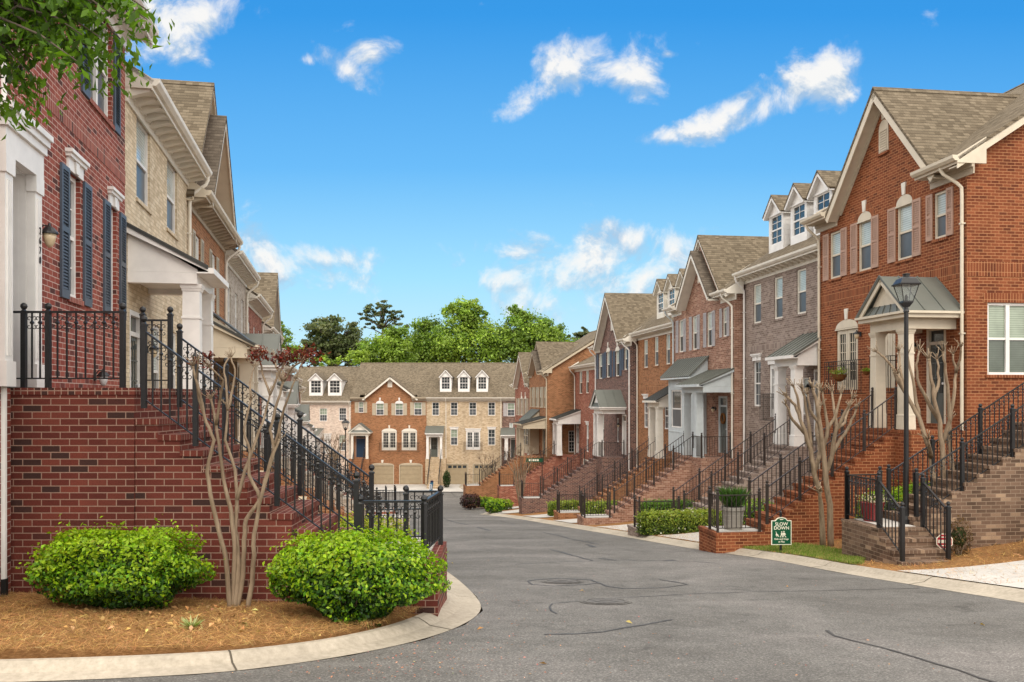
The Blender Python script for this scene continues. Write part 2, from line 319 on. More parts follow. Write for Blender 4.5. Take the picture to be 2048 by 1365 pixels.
def leaves(name, pos, nrm, size, cols, mat, parent=None, asp=.5, fold=.25, droop=None):
    """many small folded leaves: one mesh; pos, nrm (N,3), size (N,), cols (N,3)"""
    N = len(pos); pos = np.asarray(pos, float); nrm = np.asarray(nrm, float)
    nrm = nrm/np.maximum(np.linalg.norm(nrm, axis=1, keepdims=True), 1e-9)
    if droop is None:
        rnd = RNG.normal(size=(N, 3))
    else: rnd = droop
    t = rnd-nrm*np.sum(rnd*nrm, axis=1, keepdims=True); t /= np.maximum(np.linalg.norm(t, axis=1, keepdims=True), 1e-9)
    b = np.cross(nrm, t); sz = np.asarray(size)[:, None]
    v = np.empty((N, 4, 3)); v[:, 0] = pos-t*sz*.5; v[:, 2] = pos+t*sz*.5
    mid = pos+t*sz*.05+nrm*sz*fold*.4; v[:, 1] = mid+b*sz*asp*.5; v[:, 3] = mid-b*sz*asp*.5
    v[:, 0] -= nrm*sz*fold*.2; v[:, 2] -= nrm*sz*fold*.2
    me = bpy.data.meshes.new(name); me.vertices.add(N*4); me.vertices.foreach_set('co', v.reshape(-1))
    me.loops.add(N*4); me.loops.foreach_set('vertex_index', np.arange(N*4, dtype=np.int32))
    me.polygons.add(N); me.polygons.foreach_set('loop_start', np.arange(0, N*4, 4, dtype=np.int32))
    me.polygons.foreach_set('loop_total', np.full(N, 4, dtype=np.int32))
    at = me.attributes.new('col', 'FLOAT_COLOR', 'POINT'); c = np.ones((N, 4, 4)); c[:, :, :3] = np.asarray(cols)[:, None, :]
    at.data.foreach_set('color', c.reshape(-1)); me.materials.append(mat); me.update(calc_edges=True); me.validate()
    o = bpy.data.objects.new(name, me); COL.objects.link(o)
    if parent is not None: o.parent = parent
    return o
def vary(base, n, sd=.22, hue=.12):
    base = np.array(base)[None, :]; k = np.exp(RNG.normal(0, sd, (n, 1))); h = 1+RNG.normal(0, hue, (n, 3)); return np.clip(base*k*h, .003, .9)
def ray(px, py): return Vector(((px-CX)/FP, 1, (HY-py)/FP))
def at(px, py, Y): return ray(px, py)*Y
def ss(t): t = min(1, max(0, t)); return t*t*(3-2*t)
# ---------------------------------------------------------------- the lie of the land
def g(y):
    if y < 56: return -1.5-.108*y
    t = min(y-56, 40.0); return -1.5-.108*56-.108*(t-t*t/80)
def gpt(px, py):                              # a point of the street under a line of sight
    k = (py-HY)/FP; Z = 1.5/(k-.108); return Vector(((px-CX)/FP*Z, Z, g(Z)))
RE = [gpt(*p) for p in ((2048,1206),(1846,1174),(1672,1145),(1556,1122),(1463,1109),(1382,1098),(1243,1073),(1122,1053),(1031,1037),(959,1029))]
RE.sort(key=lambda p: p.y); _ry = [p.y for p in RE]; _rx = [p.x for p in RE]
def XR(y):
    if y < _ry[0]: return _rx[0]+(y-_ry[0])*(-.12)
    return float(np.interp(y, _ry, _rx)) if y < _ry[-1] else _rx[-1]
LE = [gpt(*p) for p in ((-250,1372),(129,1363),(392,1350),(520,1338),(700,1312),(849,1280),(930,1250),(966,1222),(955,1195),(911,1155),(880,1135))]
def XL(y): return -1.43-.19*(y-17.4)
def yard(x, y): return g(y)+.10+.54*ss((x-XR(y)-.4)/6)
def bedz(x, y): return -1.639-.0366*x-.0814*y
def yardl(x, y):
    return g(y)+.10+.39*ss((XL(y)-x)/4)

def textmesh(name, curve, parent, loc, rx=90):
    t = bpy.data.objects.new('lettering_curve', curve); COL.objects.link(t); bpy.context.view_layer.update()
    me = bpy.data.meshes.new_from_object(t.evaluated_get(bpy.context.evaluated_depsgraph_get())); bpy.data.objects.remove(t)
    o = link(name, me, parent, loc); o.rotation_euler = (R(rx), 0, 0); return o
# ---------------------------------------------------------------- houses
class House:
    """local frame: x along the front (to the right seen from the street), y into the house, z up from the base; fl = floor height"""
    def __init__(s, name, label, P0, xdir, w, fl_world, ht, mat, trim, depth=11, fl=2.75, group='terraced brick houses', cat='house'):
        xd = Vector((xdir[0], xdir[1], 0)).normalized(); s.X = xd; s.Y = Vector((-xd.y, xd.x, 0)); s.w = w; s.fl = fl
        s.base = fl_world-fl; s.P0 = Vector((P0[0], P0[1], s.base)); s.ht = fl+ht; s.mat = mat; s.trim = trim; s.D = depth; s.holes = []; s.sholes = []
        s.rz = math.atan2(xd.y, xd.x); s.root = empty(name, s.P0, s.rz, label, cat, group); s.desc = label
    def at(s, px, py, n=0.0):
        r = ray(px, py); t = (s.P0.dot(s.Y)-n)/r.dot(s.Y); P = r*t-s.P0; return P.dot(s.X), (r*t).z-s.base
    def x(s, px, n=0.0): return s.at(px, 700, n)[0]
    def z(s, px, py, n=0.0): return s.at(px, py, n)[1]
    def wpt(s, x, y, z): return s.P0+s.X*x+s.Y*y+Vector((0, 0, z))
    def part(s, mb, name, mats, parent=None, **k): return mb.build(name, mats, parent or s.root, **k)
    # -- openings
    def boxpx(s, xl, xr, yt, yb):
        xm = (xl+xr)/2; a, b = sorted((s.x(xl), s.x(xr))); return a, b, s.z(xm, yb), s.z(xm, yt)
    def win(s, x0, x1, z0, z1, trim=None, grid=(1, 1), up=None, dn=None, arch=0, sill=True, key=False, head=None, shut=None, rev=.1, parent=None, y=0.0, single=False, hole=True, shw=None, split=False):
        trim = trim or s.trim; up = up or GBL; dn = dn or GSC; w = x1-x0; h = z1-z0; f = .062
        if hole: s.holes.append((x0, x1, z0, z1))
        m = MB(); ya, yb = y+rev-.055, y+rev
        m.box(x0, x0+f, ya, yb, z0, z1).box(x1-f, x1, ya, yb, z0, z1).box(x0+f, x1-f, ya, yb, z1-f, z1).box(x0+f, x1-f, ya-.02, yb, z0, z0+f)
        zm = (z0+z1)/2
        if not single: m.box(x0+f, x1-f, ya+.008, yb, zm-.028, zm+.028)
        if split: m.box((x0+x1)/2-.05, (x0+x1)/2+.05, ya-.004, yb, z0+f, z1-f)
        nx, nz = grid; b = .009
        for i in range(1, nx):
            xx = x0+f+(w-2*f)*i/nx; m.box(xx-b, xx+b, ya+.03, ya+.042, z0+f, z1-f)
        for (za, zb) in (((z0+f, zm-.028), (zm+.028, z1-f)) if not single else ((z0+f, z1-f),)):
            for i in range(1, nz):
                zz = za+(zb-za)*i/nz; m.box(x0+f, x1-f, ya+.032, ya+.040, zz-b, zz+b)
        o = s.part(m, 'window', trim, parent)
        gm = MB(); yg = ya+.045
        gm.face([(x0+f, yg, z0+f), (x1-f, yg, z0+f), (x1-f, yg, zm), (x0+f, yg, zm)], 0 if single else 1)
        gm.face([(x0+f, yg, zm), (x1-f, yg, zm), (x1-f, yg, z1-f), (x0+f, yg, z1-f)], 0); gm.build('glass', [up, dn], o)
        if sill: MB().box(x0-.06, x1+.06, y-.035, y+rev-.06, z0-.075, z0-.002).build('sill', s.mat[1] if s.mat else trim, o)
        if arch:
            a = MB(); n = 10; poly = [(x0-.005, y-.012, z1-.01), (x1+.005, y-.012, z1-.01)]
            poly += [((x0+x1)/2+(w/2+.005)*math.cos(math.pi*k/n), y-.012, z1+arch*math.sin(math.pi*k/n)) for k in range(n+1)]
            a.prism(poly[2:], (0, .04, 0)); a.box(x0-.02, x1+.02, y-.03, y+.03, z1-.05, z1-.01); a.build('arch_panel', trim, o)
            r = MB(); R0, R1 = w/2+.01, w/2+.22
            for k in range(n):
                a0, a1 = math.pi*k/n, math.pi*(k+1)/n; q = []
                for rr, hh, aa in ((R0, arch+.005, a0), (R1, arch+.22, a0), (R1, arch+.22, a1), (R0, arch+.005, a1)):
                    q.append(((x0+x1)/2+rr*math.cos(aa), y-.006, z1+hh*math.sin(aa)))
                r.prism(q, (0, .02, 0))
            r.build('brick_arch', s.mat[1], o)
        if key:
            kz = z1+arch; xm = (x0+x1)/2
            MB().prism([(xm-.06, y-.04, kz+.0), (xm+.06, y-.04, kz+.0), (xm+.1, y-.04, kz+.33), (xm-.1, y-.04, kz+.33)], (0, .06, 0)).build('keystone', IVORY if trim != WHITE else WHITE, o)
        if head == 'crown':
            c = MB(); c.box(x0-.05, x1+.05, y-.03, y+.02, z1, z1+.17).box(x0-.09, x1+.09, y-.07, y+.02, z1+.17, z1+.22).box(x0-.12, x1+.12, y-.10, y+.02, z1+.22, z1+.27)
            c.prism([((x0+x1)/2-.06, y-.055, z1), ((x0+x1)/2+.06, y-.055, z1), ((x0+x1)/2+.09, y-.055, z1+.165), ((x0+x1)/2-.09, y-.055, z1+.165)], (0, .02, 0)); c.build('head_trim', WHITE, o)
        elif head == 'brick':
            MB().box(x0-.1, x1+.1, y-.012, y+.012, z1+.003, z1+.23).build('brick_head', s.mat[1], o)
        if shut:
            sw = shw or w*.5
            for sx in (x0-sw-.02, x1+.02): s.shutter(sx, sx+sw, z0, z1, shut, y, parent)
        return o
    def shutter(s, x0, x1, z0, z1, mat, y=0, parent=None, step=.06):
        m = MB(); t = .035; f = .055; zm = z0+(z1-z0)*.52
        for (a, b, c, d) in ((x0, x0+f, z0, z1), (x1-f, x1, z0, z1), (x0+f, x1-f, z0, z0+.12), (x0+f, x1-f, z1-.07, z1), (x0+f, x1-f, zm-.04, zm+.04)): m.box(a, b, y-t, y-.003, c, d)
        zz = z0+.13
        while zz < z1-.1:
            if abs(zz-zm) > .06: m.face([(x0+f, y-.012, zz+step*.8), (x0+f, y-t+.004, zz), (x1-f, y-t+.004, zz), (x1-f, y-.012, zz+step*.8)])
            zz += step
        m.face([(x0+f, y-.006, z0), (x1-f, y-.006, z0), (x1-f, y-.006, z1), (x0+f, y-.006, z1)])
        return s.part(m, 'shutter', mat, parent)
    def french(s, x0, x1, z0, z1, trim=None, arch=0, key=False, head=None, balcony=True, bal=None, glassm=None, hole=True):
        o = s.win(x0, x1, z0, z1, trim, (1, 1), GDK, GDK, arch, False, key, head, single=True, hole=hole); trim = trim or s.trim
        w = x1-x0; m = MB(); ya = .03
        for k in (0, 1):
            a = x0+.07+k*(w/2-.06); b = a+w/2-.08
            m.box(a, a+.1, ya, .075, z0+.06, z1-.06).box(b-.1, b, ya, .075, z0+.06, z1-.06).box(a+.1, b-.1, ya, .075, z1-.18, z1-.06).box(a+.1, b-.1, ya, .075, z0+.06, z0+.30)
            for i in (1, 2): xx = a+.1+(b-a-.2)*i/3; m.box(xx-.01, xx+.01, .05, .074, z0+.3, z1-.18)
            for i in range(1, 5): zz = z0+.3+(z1-z0-.48)*i/5; m.box(a+.1, b-.1, .051, .073, zz-.01, zz+.01)
        m.build('french_door', trim, o)
        if balcony: s.juliet(*(bal or (x0-.22, x1+.22)), z0-.12, z0+.88)
        return o
    def juliet(s, x0, x1, z0, z1, d=.28):
        m = MB()
        for zz in (z0, z1-.13, z1): m.tube([(x0, 0, zz), (x0, -d, zz), (x1, -d, zz), (x1, 0, zz)], .014, 4)
        n = int((x1-x0)/.11)
        for i in range(n+1): xx = x0+(x1-x0)*i/n; m.box(xx-.007, xx+.007, -d-.007, -d+.007, z0, z1)
        for xx in (x0, x1): m.box(xx-.007, xx+.007, -d/2-.007, -d/2+.007, z0, z1)
        return s.part(m, 'balcony_railing', IRON2)
    def door(s, x0, x1, z0, z1, mat, trim=None, glass=0, transom=True, y=0.0):
        trim = trim or s.trim; s.holes.append((x0, x1, z0, z1)); m = MB(); f = .09; zt = z1-.42 if transom else z1-f
        m.box(x0, x0+f, y, y+.1, z0, z1).box(x1-f, x1, y, y+.1, z0, z1).box(x0+f, x1-f, y, y+.1, z1-f, z1)
        if transom: m.box(x0+f, x1-f, y+.01, y+.1, zt-.04, zt+.04)
        o = s.part(m, 'door', trim)
        if transom: MB().face([(x0+f, y+.08, zt), (x1-f, y+.08, zt), (x1-f, y+.08, z1-f), (x0+f, y+.08, z1-f)]).build('transom_glass', GDK, o)
        d = MB(); a, b = x0+f, x1-f; d.box(a, b, y+.06, y+.1, z0, zt-.03)
        for (u, v, p, q) in ((.16, .44, .08, .42), (.56, .84, .08, .42), (.16, .44, .5, .94), (.56, .84, .5, .94)):
            d.box(a+(b-a)*u, a+(b-a)*v, y+.045, y+.06, z0+(zt-z0)*p, z0+(zt-z0)*q)
        d.build('door_leaf', mat, o)
        if glass:
            gm = MB(); gm.box(a+(b-a)*.16, b-(b-a)*.16, y+.035, y+.058, z0+(zt-z0)*.38, z0+(zt-z0)*.94); gm.build('door_glass', GDK, o)
            q = MB()
            for i in (1, 2): xx = a+(b-a)*(.16+.68*i/3); q.box(xx-.012, xx+.012, y+.024, y+.034, z0+(zt-z0)*.38, z0+(zt-z0)*.94)
            for i in (1, 2): zz = z0+(zt-z0)*(.38+.56*i/3); q.box(a+(b-a)*.16, b-(b-a)*.16, y+.022, y+.0325, zz-.012, zz+.012)
            q.build('glazing_bars', mat, o)
        MB().lathe([(.0, 0), (.03, .01), (.03, .05), (0, .07)], (b-.07, y+.02, z0+1.0), 8).build('handle', CHROME, o)
        return o
    def lantern(s, x, z, n=.0, sc=.62, glass=None):
        m = MB(); y = -n
        m.box(x-.05*sc, x+.05*sc, y-.03, y, z-.11*sc, z+.11*sc)
        m.tube([(x, y-.02, z+.05*sc), (x, y-.12*sc, z+.16*sc), (x, y-.22*sc, z+.14*sc)], .014*sc, 5)
        c = (x, y-.22*sc, z); m.lathe([(.155*sc, .0), (.15*sc, .03*sc), (.085*sc, .11*sc), (.03*sc, .14*sc), (.022*sc, .19*sc), (.012*sc, .2*sc)], c, 12)
        o = s.part(m, 'wall_lantern', IRON)
        MB().lathe([(.02*sc, -.25*sc), (.07*sc, -.20*sc), (.105*sc, -.1*sc), (.12*sc, -.003)], c, 12).build('lamp_glass', glass or YELL, o, smooth=True); return o
    def downspout(s, x, ztop, n0=.42, zb=None, mat=None, lean=0, r=.042):
        zb = zb if zb is not None else .1; m = MB()
        m.tube([(x+lean, -n0, ztop), (x+lean, -n0, ztop-.12), (x+lean*.8, -n0+.05, ztop-.24), (x+lean*.2, -.16, ztop-.48), (x, -.075, ztop-.6), (x, -.065, ztop-.8), (x, -.065, zb)], r, 8)
        for zz in (ztop-1.5, ztop-4.2): m.box(x-r-.012, x+r+.012, -.112, .0, zz, zz+.035)
        return s.part(m, 'downspout', mat or s.trim, smooth=False)
    # -- eaves and roofs
    def gutter(s, x0, x1, oh=.42, trim=None, dent=False, ends=True, zt=None, frieze=.22):
        trim = trim or s.trim; zt = zt if zt is not None else s.ht; m = MB()
        m.prism([(x0, -oh, zt+.20), (x0, -oh-.03, zt+.2), (x0, -oh-.13, zt+.20), (x0, -oh-.12, zt+.13), (x0, -oh-.06, zt+.07), (x0, -oh, zt+.07)], (x1-x0, 0, 0))
        s.part(m, 'gutter', trim)
        m = MB(); m.box(x0+.01, x1-.01, -oh+.002, .004, zt+.03, zt+.07).box(x0+.012, x1-.012, -oh-.004, -oh+.02, zt-.0, zt+.16).box(x0+.012, x1-.012, -.035, -.002, zt-frieze, zt+.028).box(x0+.012, x1-.012, -.075, -.036, zt-.06, zt+.027)
        if dent:
            k = int((x1-x0)/.42)
            for i in range(k):
                xx = x0+.15+(x1-x0-.3)*i/max(1, k-1); m.prism([(xx-.07, -.036, zt+.028), (xx-.07, -oh+.05, zt+.028), (xx-.07, -oh+.05, zt-.01), (xx-.07, -.12, zt-.1), (xx-.07, -.037, zt-.12)], (.14, 0, 0))
        s.part(m, 'cornice', SOFF if trim in (CREAM, BEIGE) else trim)
        if ends:
            for xx in ends if isinstance(ends, (list, tuple)) else (x0, x1):
                e = MB(); sgn = 1 if xx < (x0+x1)/2 else -1
                e.prism([(xx, -oh-.0, zt+.02), (xx, .30, zt+.02), (xx, .30, zt+.2+.30*.65+oh*.6), (xx, -oh, zt+.2)], (sgn*.03, 0, 0)); s.part(e, 'eave_end', trim)
    def mainroof(s, pitch=.65, oh=.45, cut=None, mat=None, x0=0, x1=None, over=(0, 0), rake=True, ridge=None, zt=None):
        mat = mat or SH; x1 = s.w if x1 is None else x1; zt = s.ht if zt is None else zt; ze = zt+.16; D = s.D; yr = D/2 if ridge is None else ridge
        zf = lambda y: ze+pitch*(y+oh); s.zf = zf; s.oh = oh; s.pitch = pitch; zr = zf(yr); a, b = x0-over[0], x1+over[1]; m = MB(); th = .08
        segs = [(a, b, -oh)] if not cut else [(a, cut[0], -oh), (cut[1], b, -oh), (cut[0], cut[1], .10)]
        for (p, q, y0) in segs: m.slab([(p, y0, zf(y0)), (q, y0, zf(y0)), (q, yr, zr), (p, yr, zr)], th)
        m.slab([(a, yr, zr), (b, yr, zr), (b, 2*yr+oh, ze), (a, 2*yr+oh, ze)], th)
        m.prism([(a, yr-.13, zr-.06), (a, yr, zr+.035), (a, yr+.13, zr-.06)], (b-a, 0, 0))
        o = s.part(m, 'roof', mat)
        if rake:
            for e, use in ((a, over[0]), (b, over[1])):
                if use:
                    r = MB(); d = .025; sx = -1 if e == a else 1
                    for (y0, y1) in ((-oh, yr), (2*yr+oh, yr)):
                        r.prism([(e-sx*.02, y0, zf(min(y0, 2*yr-y0))-.085), (e-sx*.02, y1, zr-.085), (e-sx*.02, y1, zr-.30), (e-sx*.02, y0, zf(min(y0, 2*yr-y0))-.28)], (-sx*d, 0, 0))
                        r.prism([(e-sx*.05, y0, zf(min(y0, 2*yr-y0))-.20), (e-sx*.05, y1, zr-.20), (e-sx*.05, y1, zr-.225), (e-sx*.05, y0, zf(min(y0, 2*yr-y0))-.225)], (-sx*use, 0, 0))
                    r.build('rake_board', s.trim, o)
        s.gab = [(0, zt), (-.0, zf(0)-.09), (yr, zr-.09), (2*yr, zf(0)-.09)]; return o
    def gable(s, uc, hs, pg=1.0, oh=.45, mat=None, trim=None, foot=.14, nested=0, rk=.2, vent=None, back=None, zt=None):
        """front gable: brick triangle, two roof slopes running back into the main roof, rake boards and soffits"""
        mat = mat or SH; trim = trim or s.trim; zt = (s.ht if zt is None else zt)+.02; za = zt+hs*pg; s.gtri = (uc, hs, zt, za)
        zr = za+.18; yb = (zr-s.zf(0))/s.pitch if back is None else back; yb = min(yb, s.D/2+.3); yf = -oh+(.32 if nested else 0); rk = .10 if nested else rk; m = MB(); t = MB()
        for sg in (-1, 1):
            he = hs+foot; zend = zr-pg*he; ye = max(.3, (zend-s.zf(0))/s.pitch+.35)
            m.slab([(uc, yf, zr), (uc+sg*he, yf, zend), (uc+sg*he, ye, zend), (uc, yb+.3, zr)], .07)
            t.slab([(uc, yf+.02, zr-.09), (uc+sg*(he-.02), yf+.02, zend-.07), (uc+sg*(he-.02), yf+.05, zend-.07), (uc, yf+.05, zr-.09)], rk)
            t.slab([(uc, yf+.05, zr-.15), (uc+sg*(he-.03), yf+.05, zend-.13), (uc+sg*(he-.03), .02, zend-.13), (uc, .02, zr-.15)], .025)
            t.slab([(uc, -.05, zr-.18), (uc+sg*(he-.25), -.05, zend+.07), (uc+sg*(he-.25), -.003, zend+.07), (uc, -.003, zr-.18)], .10)
        m.prism([(uc-.13, yf, zr-.12), (uc, yf, zr+.03), (uc+.13, yf, zr-.12)], (0, yb-yf, 0))
        o = s.part(m, 'gable_roof', mat); t.build('rake_board', trim, o)
        if nested:
            n2 = MB(); t2 = MB(); z2 = zr-nested; h2 = hs-nested*.0; y0 = -oh-.02
            for sg in (-1, 1):
                he = min(hs+foot, (z2-zt-.1)/pg); ze = z2-pg*he
                n2.slab([(uc, y0, z2), (uc+sg*he, y0, ze), (uc+sg*he, yf+.35, ze), (uc, yf+.35, z2)], .06)
                t2.slab([(uc, y0+.02, z2-.08), (uc+sg*(he-.02), y0+.02, ze-.06), (uc+sg*(he-.02), y0+.05, ze-.06), (uc, y0+.05, z2-.08)], .17)
                t2.slab([(uc, y0+.05, z2-.2), (uc+sg*(he-.03), y0+.05, ze-.18), (uc+sg*(he-.03), .02, ze-.18), (uc, .02, z2-.2)], .03)
            p2 = s.part(n2, 'lower_gable_roof', SHG); t2.build('rake_board', trim, p2)
        if vent:
            vx, z0, z1, vw = vent; v = MB(); n = 8; y = -.02
            pts = [(vx+vw/2*math.cos(math.pi*k/n), y, z1-vw/2+vw/2*math.sin(math.pi*k/n)) for k in range(n+1)]+[(vx-vw/2, y, z0), (vx+vw/2, y, z0)]
            v.prism(pts, (0, .03, 0))
            k = int((z1-vw/2-z0)/.07)
            for i in range(k): zz = z0+.04+i*.07; v.face([(vx-vw/2+.04, y-.004, zz+.045), (vx-vw/2+.04, y-.028, zz), (vx+vw/2-.04, y-.028, zz), (vx+vw/2-.04, y-.004, zz+.045)])
            o2 = s.part(v, 'gable_vent', trim)
            MB().prism([(vx-.07, y-.02, z1+.02), (vx+.07, y-.02, z1+.02), (vx+.1, y-.02, z1+.32), (vx-.1, y-.02, z1+.32)], (0, .045, 0)).build('keystone', trim, o2)
            MB().box(vx-vw/2-.05, vx+vw/2+.05, y-.04, y+.02, z0-.07, z0-.003).build('sill', s.mat[1], o2)
    def dormer(s, x0, x1, y, h=1.35, rise=.55, trim=None, roofm=None, bars=(2, 2)):
        trim = trim or WHITE; zb = s.zf(y)-.05; zt = s.zf(y)+h; xm = (x0+x1)/2; yb = (zt-s.zf(0))/s.pitch+.1; m = MB(); w = x1-x0
        wx0, wx1, wz0, wz1 = x0+.17, x1-.17, zb+.34, zt-.08
        for (a, b, c, d) in ((x0, wx0, zb, zt), (wx1, x1, zb, zt), (wx0, wx1, zb, wz0), (wx0, wx1, wz1, zt)): m.box(a, b, y, y+.1, c, d)
        m.prism([(x0, y, zt), (x1, y, zt), (xm, y, zt+rise)], (0, .1, 0))
        for xx, sx in ((x0, 1), (x1, -1)):
            m.prism([(xx, y+.1, zb), (xx, y+.1, zt), (xx, yb, zt)], (sx*.05, 0, 0))
            k = int(h/.19)
            for i in range(1, k+1):
                zz = zt-i*.19; ye = (zz-s.zf(0))/s.pitch
                if ye > y+.15: m.prism([(xx-sx*.003, y+.1, zz), (xx-sx*.003, ye, zz), (xx-sx*.003, ye, zz+.17), (xx-sx*.003, y+.1, zz+.17)], (-sx*.012, 0, 0))
        m.box(x0-.05, x1+.05, y-.035, y-.002, zt-.07, zt-.01)
        o = s.part(m, 'dormer', trim)
        r = MB(); t = MB(); zr = zt+rise+.12; ov = .16; pg = rise/(w/2)
        for sg in (-1, 1):
            he = w/2+ov; ze = zr-pg*he
            r.slab([(xm, y-.22, zr), (xm+sg*he, y-.22, ze), (xm+sg*he, yb+.1, ze), (xm, yb+.95, zr)], .05)
            t.slab([(xm, y-.2, zr-.055), (xm+sg*(he-.02), y-.2, ze-.05), (xm+sg*(he-.02), y-.17, ze-.05), (xm, y-.17, zr-.055)], .11)
            t.slab([(xm, y-.17, zr-.10), (xm+sg*(he-.03), y-.17, ze-.10), (xm+sg*(he-.03), yb-.1, ze-.10), (xm, yb-.1, zr-.10)], .025)
        r.build('dormer_roof', roofm or SH, o); t.build('rake_board', trim, o)
        s.win_at(o, wx0, wx1, wz0, wz1, y, bars); return o
    def win_at(s, parent, x0, x1, z0, z1, y, bars=(3, 2), up=None, dn=None):
        m = MB(); f = .045; zm = (z0+z1)/2; ya, yb = y+.025, y+.07
        m.box(x0, x0+f, ya, yb, z0, z1).box(x1-f, x1, ya, yb, z0, z1).box(x0+f, x1-f, ya, yb, z1-f, z1).box(x0+f, x1-f, ya, yb, z0, z0+f).box(x0+f, x1-f, ya, yb, zm-.03, zm+.03)
        for i in range(1, bars[0]): xx = x0+(x1-x0)*i/bars[0]; m.box(xx-.011, xx+.011, ya+.015, ya+.03, z0+f, z1-f)
        for (a, b) in ((z0, zm), (zm, z1)):
            for i in range(1, bars[1]): zz = a+(b-a)*i/bars[1]; m.box(x0+f, x1-f, ya+.016, ya+.029, zz-.011, zz+.011)
        m.face([(x0+f, yb-.01, z0+f), (x1-f, yb-.01, z0+f), (x1-f, yb-.01, zm), (x0+f, yb-.01, zm)], 2)
        m.face([(x0+f, yb-.01, zm), (x1-f, yb-.01, zm), (x1-f, yb-.01, z1-f), (x0+f, yb-.01, z1-f)], 1)
        return m.build('window', [WHITE, up or GDK, dn or GDK], parent)
    # -- porches
    def column(s, x, y, z0, z1, a=.15, trim=None, parent=None):
        m = MB(); trim = trim or s.trim
        m.frustum(x, y, z0, z0+.34, a*1.12, a*1.05).frustum(x, y, z0+.34, z0+.37, a*1.1, a*1.05)
        zc = z1-.62; m.frustum(x, y, z0+.37, zc, a*.97, a*.9).frustum(x, y, zc, zc+.04, a*1.0, a*1.0).frustum(x, y, zc+.04, z1-.12, a*.9, a*.88)
        m.frustum(x, y, z1-.12, z1-.07, a*.95, a*1.02).frustum(x, y, z1-.07, z1, a*1.08, a*1.16)
        return s.part(m, 'porch_column', trim, parent)
    def seams(s, m, q, step=.32, h=.03, w=.022):
        a, b, c, d = [Vector(p) for p in q]; L = (b-a).length; n = max(1, int(L/step)); nr = (b-a).cross(d-a).normalized()
        if nr.z < 0: nr = -nr
        e = (b-a).normalized()*w/2
        for i in range(n+1):
            p0 = a+(b-a)*i/n; p1 = d+(c-d)*i/n; m.prism([p0-e, p0+e, p1+e, p1-e], nr*h)
    def porch_shed(s, x0, x1, P, zb, ze, zw, cols, zc, trim=None, roofm=None, a=.15, cheek=True):
        """lean-to roof: beam from zb to ze, roof from the eave at ze up to the wall at zw; cols = column centres along x standing on zc"""
        trim = trim or s.trim; m = MB(); b = .12
        m.box(x0+.05, x1-.05, -P, -P+2*b, zb, ze).box(x0+.05, x0+.05+2*b, -P+2*b, -.002, zb, ze).box(x1-.05-2*b, x1-.05, -P+2*b, -.002, zb, ze)
        m.box(x0+.05+2*b, x1-.05-2*b, -P+2*b, -.002, zb+.1, zb+.13)
        o = s.part(m, 'porch', trim); r = MB(); e = .2; k = (zw-ze)/P
        q = [(x0-.08, -P-e, ze+.09-k*0), (x1+.08, -P-e, ze+.09), (x1+.08, -.004, zw+.1), (x0-.08, -.004, zw+.1)]
        r.slab(q, .04); s.seams(r, q); r.build('porch_roof', roofm or COPPER, o)
        t = MB(); t.box(x0-.06, x1+.06, -P-e-.1, -P-e-.002, ze-.02, ze+.08).box(x0-.05, x1+.05, -P-e, -P-.002, ze-.02, ze+.005)
        if cheek:
            for xx, d in ((x0+.06, .05), (x1-.06, -.05)):
                t.prism([(xx, -P+.0, ze+.004), (xx, -.003, ze+.004), (xx, -.003, zw+.03), (xx, -P, ze+.06+k*.0)], (d, 0, 0))
            for xx in (x0-.06, x1+.01):
                t.prism([(xx, -P-e, ze+.02), (xx, -P-e, ze+.05), (xx, -.003, zw+.055), (xx, -.003, zw-.05)], (.05, 0, 0))
        t.build('porch_trim', trim, o)
        for cx in cols: s.column(cx, -P+b, zc, zb, a, trim, o)
        return o
    def porch_gable(s, x0, x1, P, zb, ze, rise, cols, zc, trim=None, roofm=None, a=.15, skirt=True):
        trim = trim or s.trim; m = MB(); b = .12; xm = (x0+x1)/2
        m.box(x0+.05, x1-.05, -P, -P+2*b, zb, ze).box(x0+.05, x0+.05+2*b, -P+2*b, -.002, zb, ze).box(x1-.05-2*b, x1-.05, -P+2*b, -.002, zb, ze)
        m.box(x0+.05+2*b, x1-.05-2*b, -P+2*b, -.002, zb+.1, zb+.13)
        o = s.part(m, 'porch', trim); t = MB(); ov = .2
        t.box(x0-ov, x1+ov, -P-ov, -.003, ze+.002, ze+.10).box(x0-ov-.07, x1+ov+.07, -P-ov-.07, -.003, ze+.10, ze+.16)
        t.prism([(x0+.05, -P-.06, ze+.162), (x1-.05, -P-.06, ze+.162), (xm, -P-.06, ze+.16+rise*.9)], (0, .04, 0))
        r = MB(); zr = ze+.16+rise; hx = (x1-x0)/2+ov+.06; pg = (rise)/hx
        for sg in (-1, 1):
            q = [(xm+sg*hx, -P-ov-.03, ze+.165), (xm+sg*hx, -.004, ze+.165), (xm, -.004, zr), (xm, -P-ov-.03, zr)]
            r.slab(q, .04); s.seams(r, q, .42)
            t.slab([(xm, -P-ov, zr-.045), (xm+sg*(hx-.04), -P-ov, ze+.165), (xm+sg*(hx-.04), -P-ov+.04, ze+.165), (xm, -P-ov+.04, zr-.045)], .12)
        if skirt:
            q = [(x0-ov*.7, -P-ov+.05, ze+.17), (x1+ov*.7, -P-ov+.05, ze+.17), (x1-.12, -P-.063, ze+.16+rise*.24), (x0+.12, -P-.063, ze+.16+rise*.24)]
            r.slab(q, .02); s.seams(r, q, .3, .025)
        r.build('porch_roof', roofm or COPPER, o); t.build('pediment', trim, o)
        for cx in cols: s.column(cx, -P+b, zc, zb, a, trim, o)
        return o
